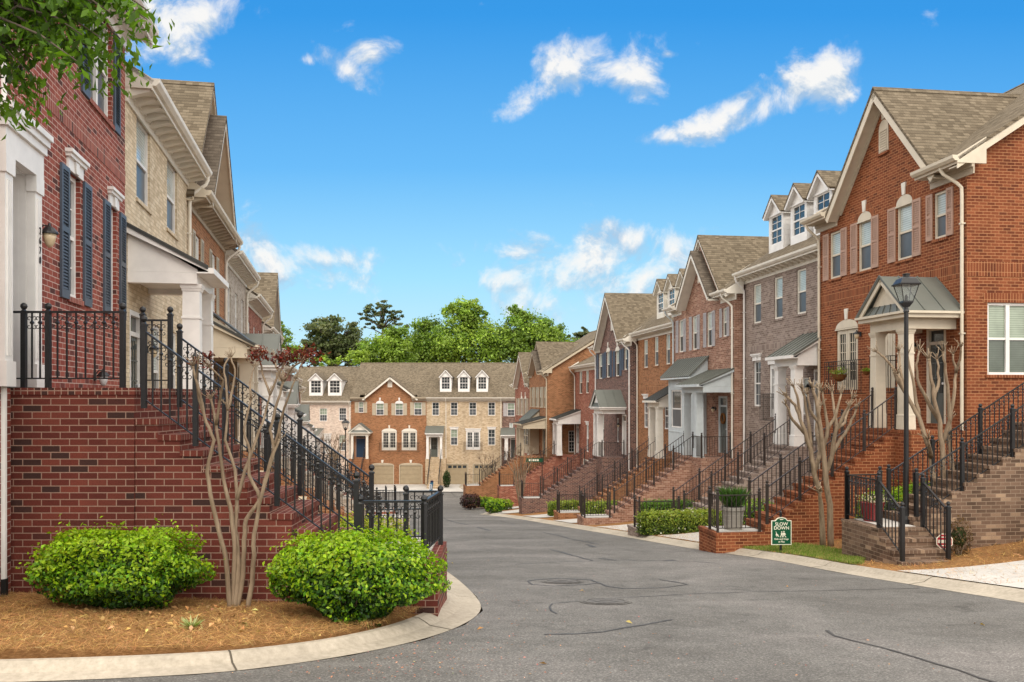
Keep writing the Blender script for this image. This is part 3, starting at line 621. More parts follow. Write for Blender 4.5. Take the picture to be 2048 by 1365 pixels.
    def garage(s, x0, x1, z0, z1, mat, panes=False, arch=0, key=False, trim=None):
        sw = .06
        s.holes.append((x0, x1, z0, z1)); m = MB(); trim = trim or s.trim; h = z1-z0
        for k in range(4): m.box(x0+.04, x1-.04, .07, .11, z0+h*k/4+.012, z0+h*(k+1)/4-.012)
        m.box(x0+.04, x1-.04, .085, .11, z0, z1)
        for k in range(4):
            for j in range(4):
                xa = x0+.04+(x1-x0-.08)*j/4; m.box(xa+.08, xa+(x1-x0-.08)/4-.08, .06, .0705, z0+h*k/4+.1, z0+h*(k+1)/4-.1)
        o = s.part(m, 'garage_door', mat)
        t = MB(); t.box(x0-sw, x0+.03, -.015, .12, z0, z1+.06).box(x1-.03, x1+sw, -.015, .12, z0, z1+.06).box(x0+.03, x1-.03, -.015, .12, z1-.02, z1+.06)
        if arch:
            n = 8; t.prism([((x0+x1)/2+(x1-x0)/2*math.cos(math.pi*k/n), -.015, z1+.081+arch*math.sin(math.pi*k/n)) for k in range(n+1)], (0, .03, 0))
        t.build('door_surround', trim, o)
        if panes:
            p = MB()
            for j in range(4): xa = x0+.1+(x1-x0-.2)*j/4; p.box(xa+.08, xa+(x1-x0-.2)/4-.06, .05, .0595, z1-.42, z1-.14)
            p.build('door_panes', GDK, o)
        if key: xm = (x0+x1)/2; MB().prism([(xm-.08, -.05, z1+.10+arch), (xm+.08, -.05, z1+.10+arch), (xm+.14, -.05, z1+.42+arch), (xm-.14, -.05, z1+.42+arch)], (0, .05, 0)).build('keystone', IVORY, o)
        return o
    def soldier(s, z0, z1, x0=.0, x1=None, side=None):
        m = MB(); x1 = s.w if x1 is None else x1; m.box(x0+.004, x1-.004, -.008, .004, z0, z1)
        if side == 'r': m.box(s.w-.004, s.w+.008, -.008, s.D, z0, z1)
        s.part(m, 'soldier_course', s.mat[1])
    def sidewin(s, xl, xr, yt, yb, *a, **k):
        """a window in the end wall at the x = w side"""
        E = s.wpt(s.w, 0, 0).dot(s.X); f = lambda px, py: (ray(px, py)*(E/ray(px, py).dot(s.X))-s.P0)
        xm = (xl+xr)/2; y0, y1 = f(xl, yt).dot(s.Y), f(xr, yt).dot(s.Y); z0, z1 = f(xm, yb).z, f(xm, yt).z
        s.sholes.append((y0, y1, z0, z1)); o = s.win(y0, y1, z0, z1, *a, hole=False, **k); o.matrix_local = Matrix.Translation((s.w, 0, 0)) @ Matrix.Rotation(R(90), 4, 'Z'); return o
    # -- the brick shell, last, once all openings are known
    def shell(s, z0=-1.2, ztop=None, sideholes=(), back=True):
        m = MB(); zt = s.ht if ztop is None else ztop; w, D = s.w, s.D; rev = .11
        def grid(holes, W, P):
            xs = sorted({0.0, W, *[min(max(h[i], 0), W) for h in holes for i in (0, 1)]}); zs = sorted({z0, zt, *[min(max(h[i], z0), zt) for h in holes for i in (2, 3)]})
            for i in range(len(xs)-1):
                for j in range(len(zs)-1):
                    xa, xb, za, zb = xs[i], xs[i+1], zs[j], zs[j+1]; xm, zm = (xa+xb)/2, (za+zb)/2
                    if xb-xa < 1e-5 or zb-za < 1e-5 or any(h[0] < xm < h[1] and h[2] < zm < h[3] for h in holes): continue
                    m.face([P(xa, 0, za), P(xb, 0, za), P(xb, 0, zb), P(xa, 0, zb)])
            for (a, b, c, d) in holes:
                m.face([P(a, 0, c), P(a, 0, d), P(a, rev, d), P(a, rev, c)]); m.face([P(b, 0, d), P(b, 0, c), P(b, rev, c), P(b, rev, d)])
                m.face([P(a, 0, d), P(b, 0, d), P(b, rev, d), P(a, rev, d)]); m.face([P(b, 0, c), P(a, 0, c), P(a, rev, c), P(b, rev, c)])
        grid(s.holes, w, lambda a, y, z: (a, y, z))
        grid([h for h in sideholes], D, lambda a, y, z: (w-y, a, z))
        m.face([(0, D, z0), (0, 0, z0), (0, 0, zt), (0, D, zt)]); m.face([(w, D, z0), (0, D, z0), (0, D, zt), (w, D, zt)])
        if hasattr(s, 'gab'):
            (_, _), (ya, za), (yr, zr), (yb, zb) = s.gab
            m.face([(w, 0, zt), (w, D, zt), (w, D, zb), (w, yr, zr), (w, 0, za)]); m.face([(0, D, zt), (0, 0, zt), (0, 0, za), (0, yr, zr), (0, D, zb)])
        if hasattr(s, 'gtri'):
            uc, hs, zt2, za = s.gtri; m.face([(uc-hs-.25, 0, zt), (uc+hs+.25, 0, zt), (uc+hs, 0, zt2+.0), (uc, 0, za), (uc-hs, 0, zt2+.0)])
        return s.part(m, 'brick_wall', s.mat[0])
# ---------------------------------------------------------------- iron railings
def curl(m, cx, cz, r, a0, turn, n=7, rt=.0055):
    pts = []
    for i in range(n+1):
        t = i/n; a = a0+turn*t; rr = r*(1-.45*t); pts.append((cx+rr*math.cos(a), 0, cz+rr*math.sin(a)))
    m.tube(pts, rt, 3, cap=False)
def baluster_mesh(h, fancy, mat):
    m = MB(); m.box(-.008, .008, -.008, .008, 0, h)
    if fancy:
        for sx in (-1, 1):
            for sz in (-1, 1): curl(m, sx*.032, h-.115+sz*.047, .026, (math.pi if sx > 0 else 0)+(-sz*sx*.5), sx*sz*-4.6)
        m.frustum(0, 0, h-.135, h-.115, .010, .019).frustum(0, 0, h-.115, h-.095, .019, .010)
    o = m.build('baluster', mat); me = o.data; bpy.data.objects.remove(o); return me
def post_mesh(h, mat, a=.030):
    m = MB(); m.box(-a, a, -a, a, 0, h).frustum(0, 0, h, h+.02, a*1.25, a*1.25).frustum(0, 0, h+.02, h+.045, a*.9, a*.5).lathe([(.012, 0), (.03, .012), (.040, .036), (.033, .062), (.012, .078)], (0, 0, h+.04), 10)
    o = m.build('post', mat); me = o.data; bpy.data.objects.remove(o); return me
BAL = {}
def bal(h, fancy, mat):
    k = (round(h, 2), fancy, mat.name)
    if k not in BAL: BAL[k] = baluster_mesh(h, fancy, mat)
    return BAL[k]
def railing(label, pts, mat=None, fancy=True, H=.9, gap=.115, posts=None, group='black iron railings of the front steps', extra=0, phmax=.1, a=.030, name='stair_railing', cat='railing', rr=.021):
    """pts: world points at tread level; a post at each point (posts = subset), rails and balusters between"""
    mat = mat or IRON; pts = [Vector(p) for p in pts]; P0 = pts[0]; root = empty(name, P0, 0, label, cat, group); q = [p-P0 for p in pts]
    pk = 'post', mat.name, round(H, 2), a, phmax
    if pk not in BAL: BAL[pk] = post_mesh(H+phmax-.03, mat, a)
    for i, p in enumerate(q):
        if posts is None or i in posts: link('post', BAL[pk], root, p, math.atan2((q[min(i+1, len(q)-1)]-q[max(i-1, 0)]).y, (q[min(i+1, len(q)-1)]-q[max(i-1, 0)]).x))
    t = MB(); b = MB()
    for i in range(len(q)-1):
        d = q[i+1]-q[i]; ang = math.atan2(d.y, d.x); hl = math.hypot(d.x, d.y); n = Vector((-math.sin(ang), math.cos(ang), 0))*rr; up = Vector((0, 0, 1))
        for mm, z, hh in ((t, H, .024), (b, .10, .016)):
            w = n if mm is t else n*.55; A = q[i]+up*z; Bp = q[i+1]+up*z; mm.prism([A-w, A+w, Bp+w, Bp-w], up*hh)
        if hl < .12: continue
        k = max(1, int(round(hl/gap))); bm = bal(H-.10, fancy, mat)
        for j in range(1, k): link('baluster', bm, root, q[i]+d*(j/k)+up*.105, ang)
    t.build('top_rail', mat, root); b.build('bottom_rail', mat, root); return root
# ---------------------------------------------------------------- front steps
def stoop(H, x0, x1, P, zf, n, mat, label, rise=.178, tread=.262, land=1.3, group='brick front steps', ground=None, pad=True, rails=None, fancy=False, fence=True, fl=None, gap=.115, x0L=None):
    """solid brick steps from a platform (depth P, height zf) towards the street (-y), ending on a landing; in the house's frame"""
    root = empty('brick_steps', H.wpt((x0+x1)/2, -P, 0), H.rz, label, 'steps', group); off = Vector(((x0+x1)/2, -P, 0)); lz = zf-n*rise; yl = -P-(n-1)*tread
    gz = (ground if ground is not None else lz-.5)
    prof = [(0, zf)]; prof += [(-P, zf)]
    for k in range(1, n): prof += [(-P-(k-1)*tread, zf-k*rise), (-P-k*tread, zf-k*rise)]
    prof += [(yl, lz), (yl-land, lz), (yl-land, gz-.9), (0, gz-.9)]
    m = MB(); m.prism([(x0-off.x, y-off.y-.003, z-off.z) for (y, z) in prof], (x1-x0, 0, 0)); w0, w1 = x0-off.x, x1-off.x
    for k in range(n):                         # brick nosings
        yy = -P-k*tread-off.y; zz = zf-k*rise; m.box(w0-.015, w1+.015, yy-.025, yy+.19, zz-.062, zz+.006, 1)
    m.box(w0-.02, w1+.02, yl-land-.02-off.y, yl-land+.1-off.y, lz-.08, lz+.006, 1)
    if x0L is not None: m.box(x0L-off.x, w0-.001, yl-land-off.y, yl-.25-off.y, gz-.9, lz); m.box(x0L-.02-off.x, w0-.02, yl-land-.02-off.y, yl-.23-off.y, lz-.08, lz+.005, 1)
    m.build('brickwork', mat, root)
    if pad: MB().box(w0+.12, w1-.12, yl-land+.12-off.y, yl-.02-off.y, lz+.002, lz+.012).build('landing_slab', CONC2, root)
    return dict(lz=lz, yl=yl, root=root)
def stair_rail_pts(H, x, P, zf, n, rise=.178, tread=.262, nposts=4, start=True, down=None):
    pts = []; N = n-1 if down is None else down
    for i in range(nposts):
        k = N*i/(nposts-1); pts.append(H.wpt(x, -P-k*tread+.08, zf-k*rise))
    return pts
# ================================================================ right row
XR_DIR = (.1353, -.9908)
def rpt(Z, back=0.0): return Vector((14.05+back-.1366*Z, Z))
def mk(H, px, n=0.0): return H.x(px, n)
# --- R1: nearest red-orange gabled house
R1 = House('brick_house', 'nearest right house, red-orange brick with tan shutters and one big gable', rpt(28.75), XR_DIR, 7.42, -.70, 6.33, B['red_orange'], CREAM, 12)
def upper(H, specs, shut=None, shm=.5, grid=(1, 1), **k):
    for (xl, xr, yt, yb, arch) in specs:
        a, b, c, d = H.boxpx(xl, xr, yt, yb); H.win(a, b, c, d, None, grid, arch=arch, key=bool(arch), shut=shut, shw=(b-a)*shm, **k)
a = lambda H, xl, xr, yt, yb: H.boxpx(xl, xr, yt, yb)
zlo = R1.z(1729, 541.5)
upper(R1, [(1659, 1682, 463, 557, 0), (1716, 1743, 440, 541.5, .24), (1793, 1825, 408, 519, .25), (1867, 1893, 383, 477, 0)], SHT, .5)
x0, x1, z0, z1 = R1.boxpx(1672, 1716, 656, 780); R1.french(x0, x1, z0, z1, CREAM, .26, True, bal=(x0-.2, x1+.42))
x0, x1, z0, z1 = R1.boxpx(1766, 1791, 650, 776); R1.french(x0, x1, z0, z1+.05, CREAM)
x0, x1, z0, z1 = R1.boxpx(1853, 1892, 660, 847); R1.door(x0, x1, R1.fl+.02, R1.fl+2.52, DOORG, CREAM, 1)
R1.lantern(R1.x(1722), R1.z(1722, 672)+.05); R1.lantern(R1.x(1838), R1.z(1838, 694))
pz = R1.fl-.10; nx = R1.x(1808, 1.3)
xb = R1.w-.36; xa = xb-1.75
R1.porch_gable(xa, xb, 1.34, R1.fl+2.40, R1.fl+2.66, .98, (xa+.22, xb-.26), pz, CREAM)
R1.gutter(-.25, 1.15, .46, CREAM, ends=(-.25, 1.15)); R1.gutter(R1.w-1.45, R1.w+.30, .46, CREAM, ends=(R1.w-1.45, R1.w+.30))
R1.mainroof(.65, .45, (1.0, R1.w-1.0), over=(0, .30)); R1.gable(R1.w/2+.18, 2.68, 1.105, .42, trim=CREAM, vent=(R1.x(1768), R1.z(1768, 305), R1.z(1768, 240), .48))
R1.downspout(.05, R1.ht+.12, .45, .3, CREAM, -.12); R1.downspout(R1.w-.1, R1.ht+.12, .45, .05, CREAM, -.28)
R1.soldier(R1.z(1780, 585), R1.z(1780, 559), side='r')
R1.sidewin(1975, 2060, 606, 750, WHITE, (1, 1), GGR, GGD, head='brick', split=True)
R1.shell(sideholes=R1.sholes)
# --- R2: taupe brick with dormers
R2 = House('brick_house', 'taupe grey brick house with white dormers, second on the right', rpt(35.92, .4), XR_DIR, 7.22, -1.5, 6.35, B['taupe'], IVORY, 11)
upper(R2, [(1506.5, 1522, 568, 647, 0), (1548, 1565, 554, 638, 0), (1593, 1612, 538, 628, 0)])
x0, x1, z0, z1 = R2.boxpx(1507, 1521, 722, 813); R2.win(x0, x1, z0, z1, WHITE, (2, 2), GDK, GSC, head='crown')
x0 = R2.x(1538); R2.french(x0, x0+1.2, R2.fl+.75, R2.fl+2.75, WHITE, head='crown', bal=(x0-.2, x0+1.4))
dx = R2.w-1.6; R2.win(dx-.55, dx-.05, R2.fl+.9, R2.fl+2.2, WHITE); R2.door(dx+.35, dx+1.4, R2.fl+.02, R2.fl+2.45, DOORG, WHITE, 1)
R2.lantern(dx+.15, R2.fl+1.85)
xb = R2.w-.04; xa = xb-1.85
R2.porch_shed(xa, xb, 1.15, R2.fl+2.55, R2.fl+2.80, R2.fl+3.62, (xa+.24, xb-.36), R2.fl-.12, WHITE, COPPER, .165)
R2.gutter(0, R2.w, .42, IVORY, True, ends=(0,)); R2.mainroof(.65, .45)
for px in (1552, 1597, 1645): 
    xx = R2.x(px, -.75); R2.dormer(xx-.66, xx+.66, .75, 1.5, .62, WHITE)
R2.downspout(.12, R2.ht+.1, .45, .1, WHITE, .02); R2.soldier(R2.fl+3.35, R2.fl+3.57); R2.shell()
# --- R3: pinkish gabled brick with pale blue bay
R3 = House('brick_house', 'pinkish brick gabled house with pale blue bay window and lavender grey shutters', rpt(43.7), XR_DIR, 7.85, -2.4, 6.62, B['pinkish'], IVORY, 11)
upper(R3, [(1357.5, 1367, 640, 705, 0), (1384.5, 1394.5, 632, 700, 0), (1413.5, 1424.5, 624, 694, 0), (1445, 1454, 616, 674, 0)], SHL, .52, up=GBL, dn=GDK)
x0, z0 = R3.at(1350, 883, .9); bx0, bx1 = 1.0, 4.6; bz0, bz1, bd = R3.fl-.2, R3.fl+3.3, .6
m = MB()
m.box(bx0, bx1, -bd, -.002, bz0, R3.fl+.95).box(bx0, bx1, -bd, -.002, R3.fl+2.75, bz1).box(bx0, bx0+.35, -bd, -.002, R3.fl+.95, R3.fl+2.75).box(bx1-.35, bx1, -bd, -.002, R3.fl+.95, R3.fl+2.75).box(bx0+.35, bx1-.35, -bd+.13, -.002, R3.fl+.95, R3.fl+2.75)
for (p, q, c, d) in ((bx0+.12, (bx0+bx1)/2-.06, R3.fl-.1, R3.fl+.8), ((bx0+bx1)/2+.06, bx1-.12, R3.fl-.1, R3.fl+.8), (bx0+.12, bx1-.12, R3.fl+2.85, R3.fl+3.2)):
    for (e, f, u, v) in ((p, q, c, c+.05), (p, q, d-.05, d), (p, p+.05, c+.05, d-.05), (q-.05, q, c+.05, d-.05)): m.box(e, f, -bd-.02, -bd+.001, u, v)
bay = R3.part(m, 'bay_window', BLUEGREY)
R3.win(bx0+.36, bx1-.36, R3.fl+.96, R3.fl+2.74, WHITE, (1, 1), GDK, GSC, sill=False, parent=bay, y=-bd, split=True, hole=False)
r = MB(); q = [(bx0-.3, -bd-.32, bz1+.05), (bx1+.3, -bd-.32, bz1+.05), (bx1+.3, -.004, bz1+.95), (bx0-.3, -.004, bz1+.95)]; r.slab(q, .04); R3.seams(r, q, .3, .035); r.build('bay_roof', COPPER, bay)
t = MB(); t.box(bx0-.28, bx1+.28, -bd-.32, -.002, bz1-.06, bz1+.005).prism([(bx1+.1, -bd-.28, bz1+.006), (bx1+.1, -.003, bz1+.006), (bx1+.1, -.003, bz1+.86)], (.05, 0, 0)); t.build('bay_cornice', BLUEGREY, bay)
R3.door(6.05, 7.05, R3.fl+.02, R3.fl+2.45, DOORG, BLUEGREY, 0); R3.lantern(5.75, R3.fl+1.9)
wr = MB(); wr.tube([(6.55+.2*math.cos(k*.5236), -.0, R3.fl+1.5+.2*math.sin(k*.5236)) for k in range(13)], .05, 6); wr.build('wreath', COIR, R3.root)
xb = R3.w-.1; xa = xb-2.75; R3.porch_shed(xa, xb, 1.3, R3.fl+2.6, R3.fl+2.85, R3.fl+3.5, (xa+.3, xa+1.85), R3.fl-.12, BLUEGREY, COPPER, .17)
R3.gutter(-.25, 1.2, .42, IVORY, ends=(-.25, 1.2)); R3.gutter(R3.w-1.5, R3.w+.2, .42, IVORY, ends=(R3.w-1.5, R3.w+.2))
R3.mainroof(.65, .45, (1.1, R3.w-1.1), over=(0, .15)); R3.gable(R3.w/2, 2.8, 1.05, .5, trim=IVORY, nested=.7, vent=(R3.w/2, R3.z(1390, 570), R3.z(1390, 545), .85))
R3.downspout(.1, R3.ht+.12, .45, .1, BLUEGREY, -.1); R3.downspout(R3.w-.12, R3.ht+.12, .45, .1, IVORY, -.25); R3.soldier(R3.fl+3.35, R3.fl+3.57); R3.shell()
# --- R4: orange brick with dormers
R4 = House('brick_house', 'orange brick house with cream porch columns between pinkish and plum gabled houses', rpt(51.56, .4), XR_DIR, 7.92, -2.95, 6.5, B['amber'], IVORY, 11)
upper(R4, [(1287.5, 1295.5, 680, 736, 0), (1308.5, 1316.5, 674, 732, 0), (1331.5, 1340, 668, 729, 0)], up=GBL)
x0, x1, z0, z1 = R4.boxpx(1287.5, 1295.5, 798, 856); R4.win(x0, x1, z0, z1, WHITE, (2, 2), GDK, GSC, head='crown')
x0, x1, z0, z1 = R4.boxpx(1328, 1338, 806, 859); R4.win(x0, x1, z0, z1, WHITE, (2, 2), GDK, GSC, head='crown')
R4.door(R4.w-1.5, R4.w-.5, R4.fl+.02, R4.fl+2.45, DOORW, IVORY, 1)
xb = R4.w-.05; xa = xb-1.9; R4.porch_shed(xa, xb, 1.15, R4.fl+2.45, R4.fl+2.7, R4.fl+3.45, (xa+.3, xb-.35), R4.fl-.12, IVORY, METALD, .17)
R4.gutter(0, R4.w, .42, IVORY, True, ends=(0,)); R4.mainroof(.65, .45)
for xx in (2.0, 4.0, 6.0): R4.dormer(xx-.66, xx+.66, .75, 1.5, .62, IVORY)
R4.downspout(.12, R4.ht+.1, .45, .1, IVORY, .02); R4.soldier(R4.fl+3.35, R4.fl+3.57); R4.shell()
# --- R5: plum gabled
R5 = House('brick_house', 'dark plum brick gabled house with navy shutters and green porch roof', rpt(60.4), XR_DIR, 8.9, -3.5, 6.75, B['plum'], IVORY, 11)
upper(R5, [(1197.5, 1205, 708, 758, 0), (1213, 1220, 703, 755.5, .25), (1231, 1239, 701, 753, .25), (1248, 1255, 696, 740, 0)], SHN, .55, up=GBL, dn=GDK)
xb = R5.w-1.2; xa = xb-2.3; R5.porch_gable(xa, xb, 1.42, R5.fl+2.5, R5.fl+2.75, 1.05, (xa+.25, xa+1.2), R5.fl-.12, WHITE, COPPER, .18)
R5.door(xa+1.5, xa+2.5, R5.fl+.02, R5.fl+2.45, DOORW, WHITE); R5.win(xa+.2, xa+.7, R5.fl+.7, R5.fl+2.2, WHITE, dn=GDK); R5.lantern(xa+1.1, R5.fl+1.8)
R5.win(1.2, 2.3, R5.fl+.5, R5.fl+2.3, WHITE, dn=GDK)
R5.gutter(-.25, 1.2, .42, IVORY, ends=(-.25, 1.2)); R5.gutter(R5.w-1.5, R5.w+.2, .42, IVORY, ends=(R5.w-1.5, R5.w+.2))
R5.mainroof(.65, .45, (1.1, R5.w-1.1), over=(0, .15)); R5.gable(R5.w/2, 3.2, 1.0, .5, trim=IVORY, vent=(R5.w/2, R5.ht+1.0, R5.ht+2.1, .5))
R5.downspout(.1, R5.ht+.12, .45, .1, WHITE, -.1); R5.downspout(R5.w-.12, R5.ht+.12, .45, .1, WHITE, -.25); R5.soldier(R5.fl+3.3, R5.fl+3.52); R5.soldier(R5.fl+3.9, R5.fl+4.0); R5.shell()
# --- R6: plain red with white porch
R6 = House('brick_house', 'plain red brick house with white porch set back beyond the plum house', rpt(69.3, .4), XR_DIR, 8.9, -4.35, 6.55, B['red'], IVORY, 11)
upper(R6, [(1158.5, 1164.5, 743, 788, 0), (1171.5, 1177.5, 741, 787, 0)], dn=GDK); x0 = R6.w-2.0; R6.win(x0, x0+.9, R6.z(1165, 788), R6.z(1165, 743), dn=GDK)
R6.win(R6.x(1172.5), R6.x(1172.5)+.8, R6.fl+.3, R6.fl+2.3, WHITE, dn=GDK, head='crown')
xa, xb = -1.0, 1.5
R6.porch_shed(-.1, 2.2, 1.75, R6.fl+2.3, R6.fl+2.6, R6.fl+3.3, (.25, 1.9), R6.fl-.12, WHITE, METALD, .19); R6.door(.5, 1.5, R6.fl, R6.fl+2.45, DOORW, WHITE, 1)
R6.garage(3.2, 5.6, .25, 2.4, DARK)  # near-black door panels stand for the shade inside the open garage
R6.gutter(0, R6.w, .42, IVORY, ends=(0,)); R6.mainroof(.5, .45); R6.downspout(.2, R6.ht+.1, .45, .1, IVORY); R6.shell()
# --- R7: orange gable, its end wall facing the camera, R8 beyond, both standing forward where the street bends
D7 = Vector((.1875, -.982)); p7 = Vector(((1095-CX)/FP*69.3, 69.3))
R7 = House('brick_house', 'far right orange brick gabled house with beige trim, bay and porch', p7-D7*7.0, D7, 7.0, -4.6, 6.5, B['amber'], BEIGE, 11)
for k in range(4): R7.win(.75+k*1.62, 1.5+k*1.62, R7.fl+3.75, R7.fl+5.45, BEIGE, dn=GDK, shut=SHBE, shw=.34)
m = MB(); m.box(1.2, 3.9, -.8, -.002, R7.fl-.1, R7.fl+2.6); bay = R7.part(m, 'bay_window', BEIGE); R7.win(1.5, 3.6, R7.fl+.6, R7.fl+2.2, BEIGE, (3, 2), GDK, GDK, sill=False, parent=bay, y=-.92, hole=False, split=True)
r = MB(); q = [(.9, -1.1, R7.fl+2.65), (4.2, -1.1, R7.fl+2.65), (4.2, -.004, R7.fl+3.6), (.9, -.004, R7.fl+3.6)]; r.slab(q, .04); R7.seams(r, q, .4); r.build('bay_roof', COPPER, bay)
MB().prism([(4.0, -1.05, R7.fl+2.6), (4.0, -.003, R7.fl+2.6), (4.0, -.003, R7.fl+3.5)], (.08, 0, 0)).box(.95, 4.15, -1.08, -.002, R7.fl+2.55, R7.fl+2.62).build('bay_cornice', BEIGE, bay)
R7.porch_shed(4.0, 6.8, 1.9, R7.fl+2.1, R7.fl+2.4, R7.fl+2.95, (4.3, 5.3), R7.fl-.1, BEIGE, METALD, .19); R7.door(5.2, 6.2, R7.fl, R7.fl+2.4, DOORG, BEIGE)
R7.gutter(-.25, 1.1, .42, BEIGE, ends=(-.25, 1.1)); R7.gutter(R7.w-1.2, R7.w+.3, .42, BEIGE, ends=(R7.w-1.2, R7.w+.3)); R7.mainroof(.62, .45, (1, R7.w-1.0), over=(0, .3)); R7.gable(R7.w/2, 2.5, 1.0, .5, trim=SOFF, nested=.7)
R7.downspout(R7.w-.1, R7.ht+.12, .45, .1, BEIGE, -.2); R7.soldier(R7.fl+2.75, R7.fl+2.97, side='r')
for (xl, xr) in ((1108, 1119), (1137, 1155)): R7.sidewin(xl, xr, 862, 905, WHITE, (3, 3), GDK, GDK)
R7.shell(sideholes=R7.sholes)
p8 = R7.wpt(0, 0, 0); p8 = Vector((p8.x, p8.y))+Vector((R7.Y.x, R7.Y.y))*.35
R8 = House('brick_house', 'red brick gabled house half hidden behind the far right orange gable', p8-D7*8.2, D7, 8.15, -5.3, 6.3, B['red'], IVORY, 11)
for k in range(4): R8.win(1.0+k*1.75, 1.75+k*1.75, R8.fl+3.6, R8.fl+5.2, IVORY, dn=GDK, shut=SHBE, shw=.36, arch=.25 if k in (1, 2) else 0, key=k in (1, 2))
R8.door(5.6, 6.6, R8.fl, R8.fl+2.3, DOORW, WHITE, 0, False); R8.win(2, 3.2, R8.fl+.5, R8.fl+2.2, WHITE, dn=GDK)
R8.gutter(-.25, 1.2, .42, IVORY, ends=(-.25, 1.2)); R8.gutter(R8.w-1.5, R8.w, .42, IVORY, ends=(R8.w-1.5,)); R8.mainroof(.6, .45, (1.1, R8.w-1.1)); R8.gable(R8.w/2, 2.9, 1.0, .5, trim=IVORY)
R8.downspout(R8.w-.15, R8.ht+.12, .45, .1, IVORY, -.2); R8.shell()

# ================================================================ row across the end of the street
YE = 96.0; EP = FP/YE
def ex(px): return (px-CX)/EP
def ez(py): return (HY-py)/EP
EF = ez(915); EX = (1, -.006)
def ehouse(label, xl, xr, mat, trim, ht): return House('brick_house', label, (ex(xl), YE), EX, ex(xr)-ex(xl), EF, ht, B[mat], trim, 12, fl=2.95)
E0 = ehouse('pale pink brick end house with two white dormers', 575, 702, 'pale_pink', IVORY, ez(806)-EF)
def ebox(H, xl, xr, yt, yb): return ex(xl)-H.P0.x, ex(xr)-H.P0.x, ez(yb)-H.base, ez(yt)-H.base
for b, u, d in (((639, 654.5, 817, 843), GGR, GSC), ((678, 693, 816, 842), GDK, GSC), ((678, 693, 870, 902), GGR, GSC), ((601, 613, 818, 843), GDK, GSC)): E0.win(*ebox(E0, *b), WHITE, (3, 2), u, d)
E0.french(*ebox(E0, 648, 662, 872, 908), WHITE, head='crown', glassm=None)
E0.porch_shed(*[ex(p)-E0.P0.x for p in (612, 646)], 2.6, E0.fl+2.15, E0.fl+2.4, E0.fl+3.1, (2.6, 3.6), E0.fl-.1, WHITE, COPPER, .16); E0.door(2.6, 3.6, E0.fl, E0.fl+2.35, DOORW, WHITE)
E0.gutter(0, E0.w, .4, IVORY, ends=False); E0.mainroof(.62, .45, mat=SH)
for (xl, xr) in ((616, 643), (654, 681)): E0.dormer(ex(xl)-E0.P0.x, ex(xr)-E0.P0.x, .55, 1.75, .72, WHITE, bars=(3, 2))
E0.downspout(E0.w-.15, E0.ht+.1, .45, .1, IVORY); E0.shell(ztop=E0.ht)
E1 = ehouse('orange brick gabled end house with navy door and two tan garage doors', 702, 853, 'amber', BEIGE, ez(799)-EF)
for (xl, xr, yt, yb, ar) in ((717, 727, 804, 826, 0), (752, 768, 807, 831, .28), (790.5, 806.5, 807, 831, .28), (828, 844, 805, 831, 0)):
    b = ebox(E1, xl, xr, yt, yb); E1.win(*b, WHITE, (2, 2), GGR, GSC, arch=ar, key=bool(ar), shut=SHBE, shw=(b[1]-b[0])*(.45 if xl > 720 else .7))
for (xl, xr) in ((763.6, 793.6), (803.5, 834)): E1.french(*ebox(E1, xl, xr, 863, 901), IVORY, .32, True)
E1.door(*ebox(E1, 711, 732, 869, 915), DOORB, paint('worn_pink_trim', (.34, .24, .19)))
for (xl, xr) in ((742.5, 787), (799.5, 844)): E1.garage(*ebox(E1, xl, xr, 931, 968.5), GAR, False, .17, True, BEIGE)
xa, xb = ex(705)-E1.P0.x, ex(741)-E1.P0.x; E1.porch_gable(xa, xb, 1.2, E1.fl+2.4, E1.fl+2.62, 1.0, (xa+.18, xb-.18), E1.fl-.15, IVORY, COPPER, .13)
E1.gutter(0, 1.6, .42, BEIGE, ends=(1.6,)); E1.gutter(E1.w-1.6, E1.w, .42, BEIGE, ends=(E1.w-1.6,)); E1.mainroof(.63, .45, (1.0, E1.w-1.0)); E1.gable(ex(781)-E1.P0.x, 2.95, .80, .5, trim=IVORY, vent=(ex(780)-E1.P0.x, ez(775)-E1.base, ez(758)-E1.base, .5))
E1.shell()
E2 = ehouse('cream brick end house with three white dormers above two garage doors', 853, 1004, 'cream', IVORY, ez(799)-EF)
for (xl, xr) in ((864, 878.5), (901, 915.5), (938, 953), (976, 990.5)): E2.win(*ebox(E2, xl, xr, 805, 831.5), WHITE, (2, 2), GDK, GSC, head='brick')
for (xl, xr) in ((901, 915.5), (976, 990.5)): E2.win(*ebox(E2, xl, xr, 859, 891), WHITE, (2, 2), GGR if xl < 950 else GDK, GSC, head='crown')
E2.french(*ebox(E2, 932, 960.5, 862, 900), WHITE, head='crown'); E2.door(*ebox(E2, 860, 877, 867, 914.5), DOORG, WHITE, 1)
for (xl, xr) in ((893, 935.5), (946.5, 988.5)): E2.garage(*ebox(E2, xl, xr, 929, 970), GAR, True, 0, False, BEIGE)
xa, xb = ex(853.5)-E2.P0.x, ex(887.5)-E2.P0.x; E2.porch_shed(xa, xb, 1.2, E2.fl+2.3, E2.fl+2.6, E2.fl+3.35, (xa+.2, xb-.2), E2.fl-.15, WHITE, COPPER, .14)
E2.gutter(0, E2.w, .42, IVORY, ends=False); E2.mainroof(.63, .45)
for (xl, xr) in ((878, 903), (914.5, 939.5), (951.5, 976.5)): E2.dormer(ex(xl)-E2.P0.x+.05, ex(xr)-E2.P0.x-.05, .6, 1.72, .7, WHITE, bars=(3, 2))
E2.downspout(ex(892)-E2.P0.x, E2.ht+.1, .45, 2.8, IVORY); E2.downspout(E2.w-.12, E2.ht+.1, .45, .1, IVORY); E2.shell()
E3 = ehouse('dark brown brick house at the right end of the far row', 1004, 1140, 'brown', IVORY, ez(799)-EF)
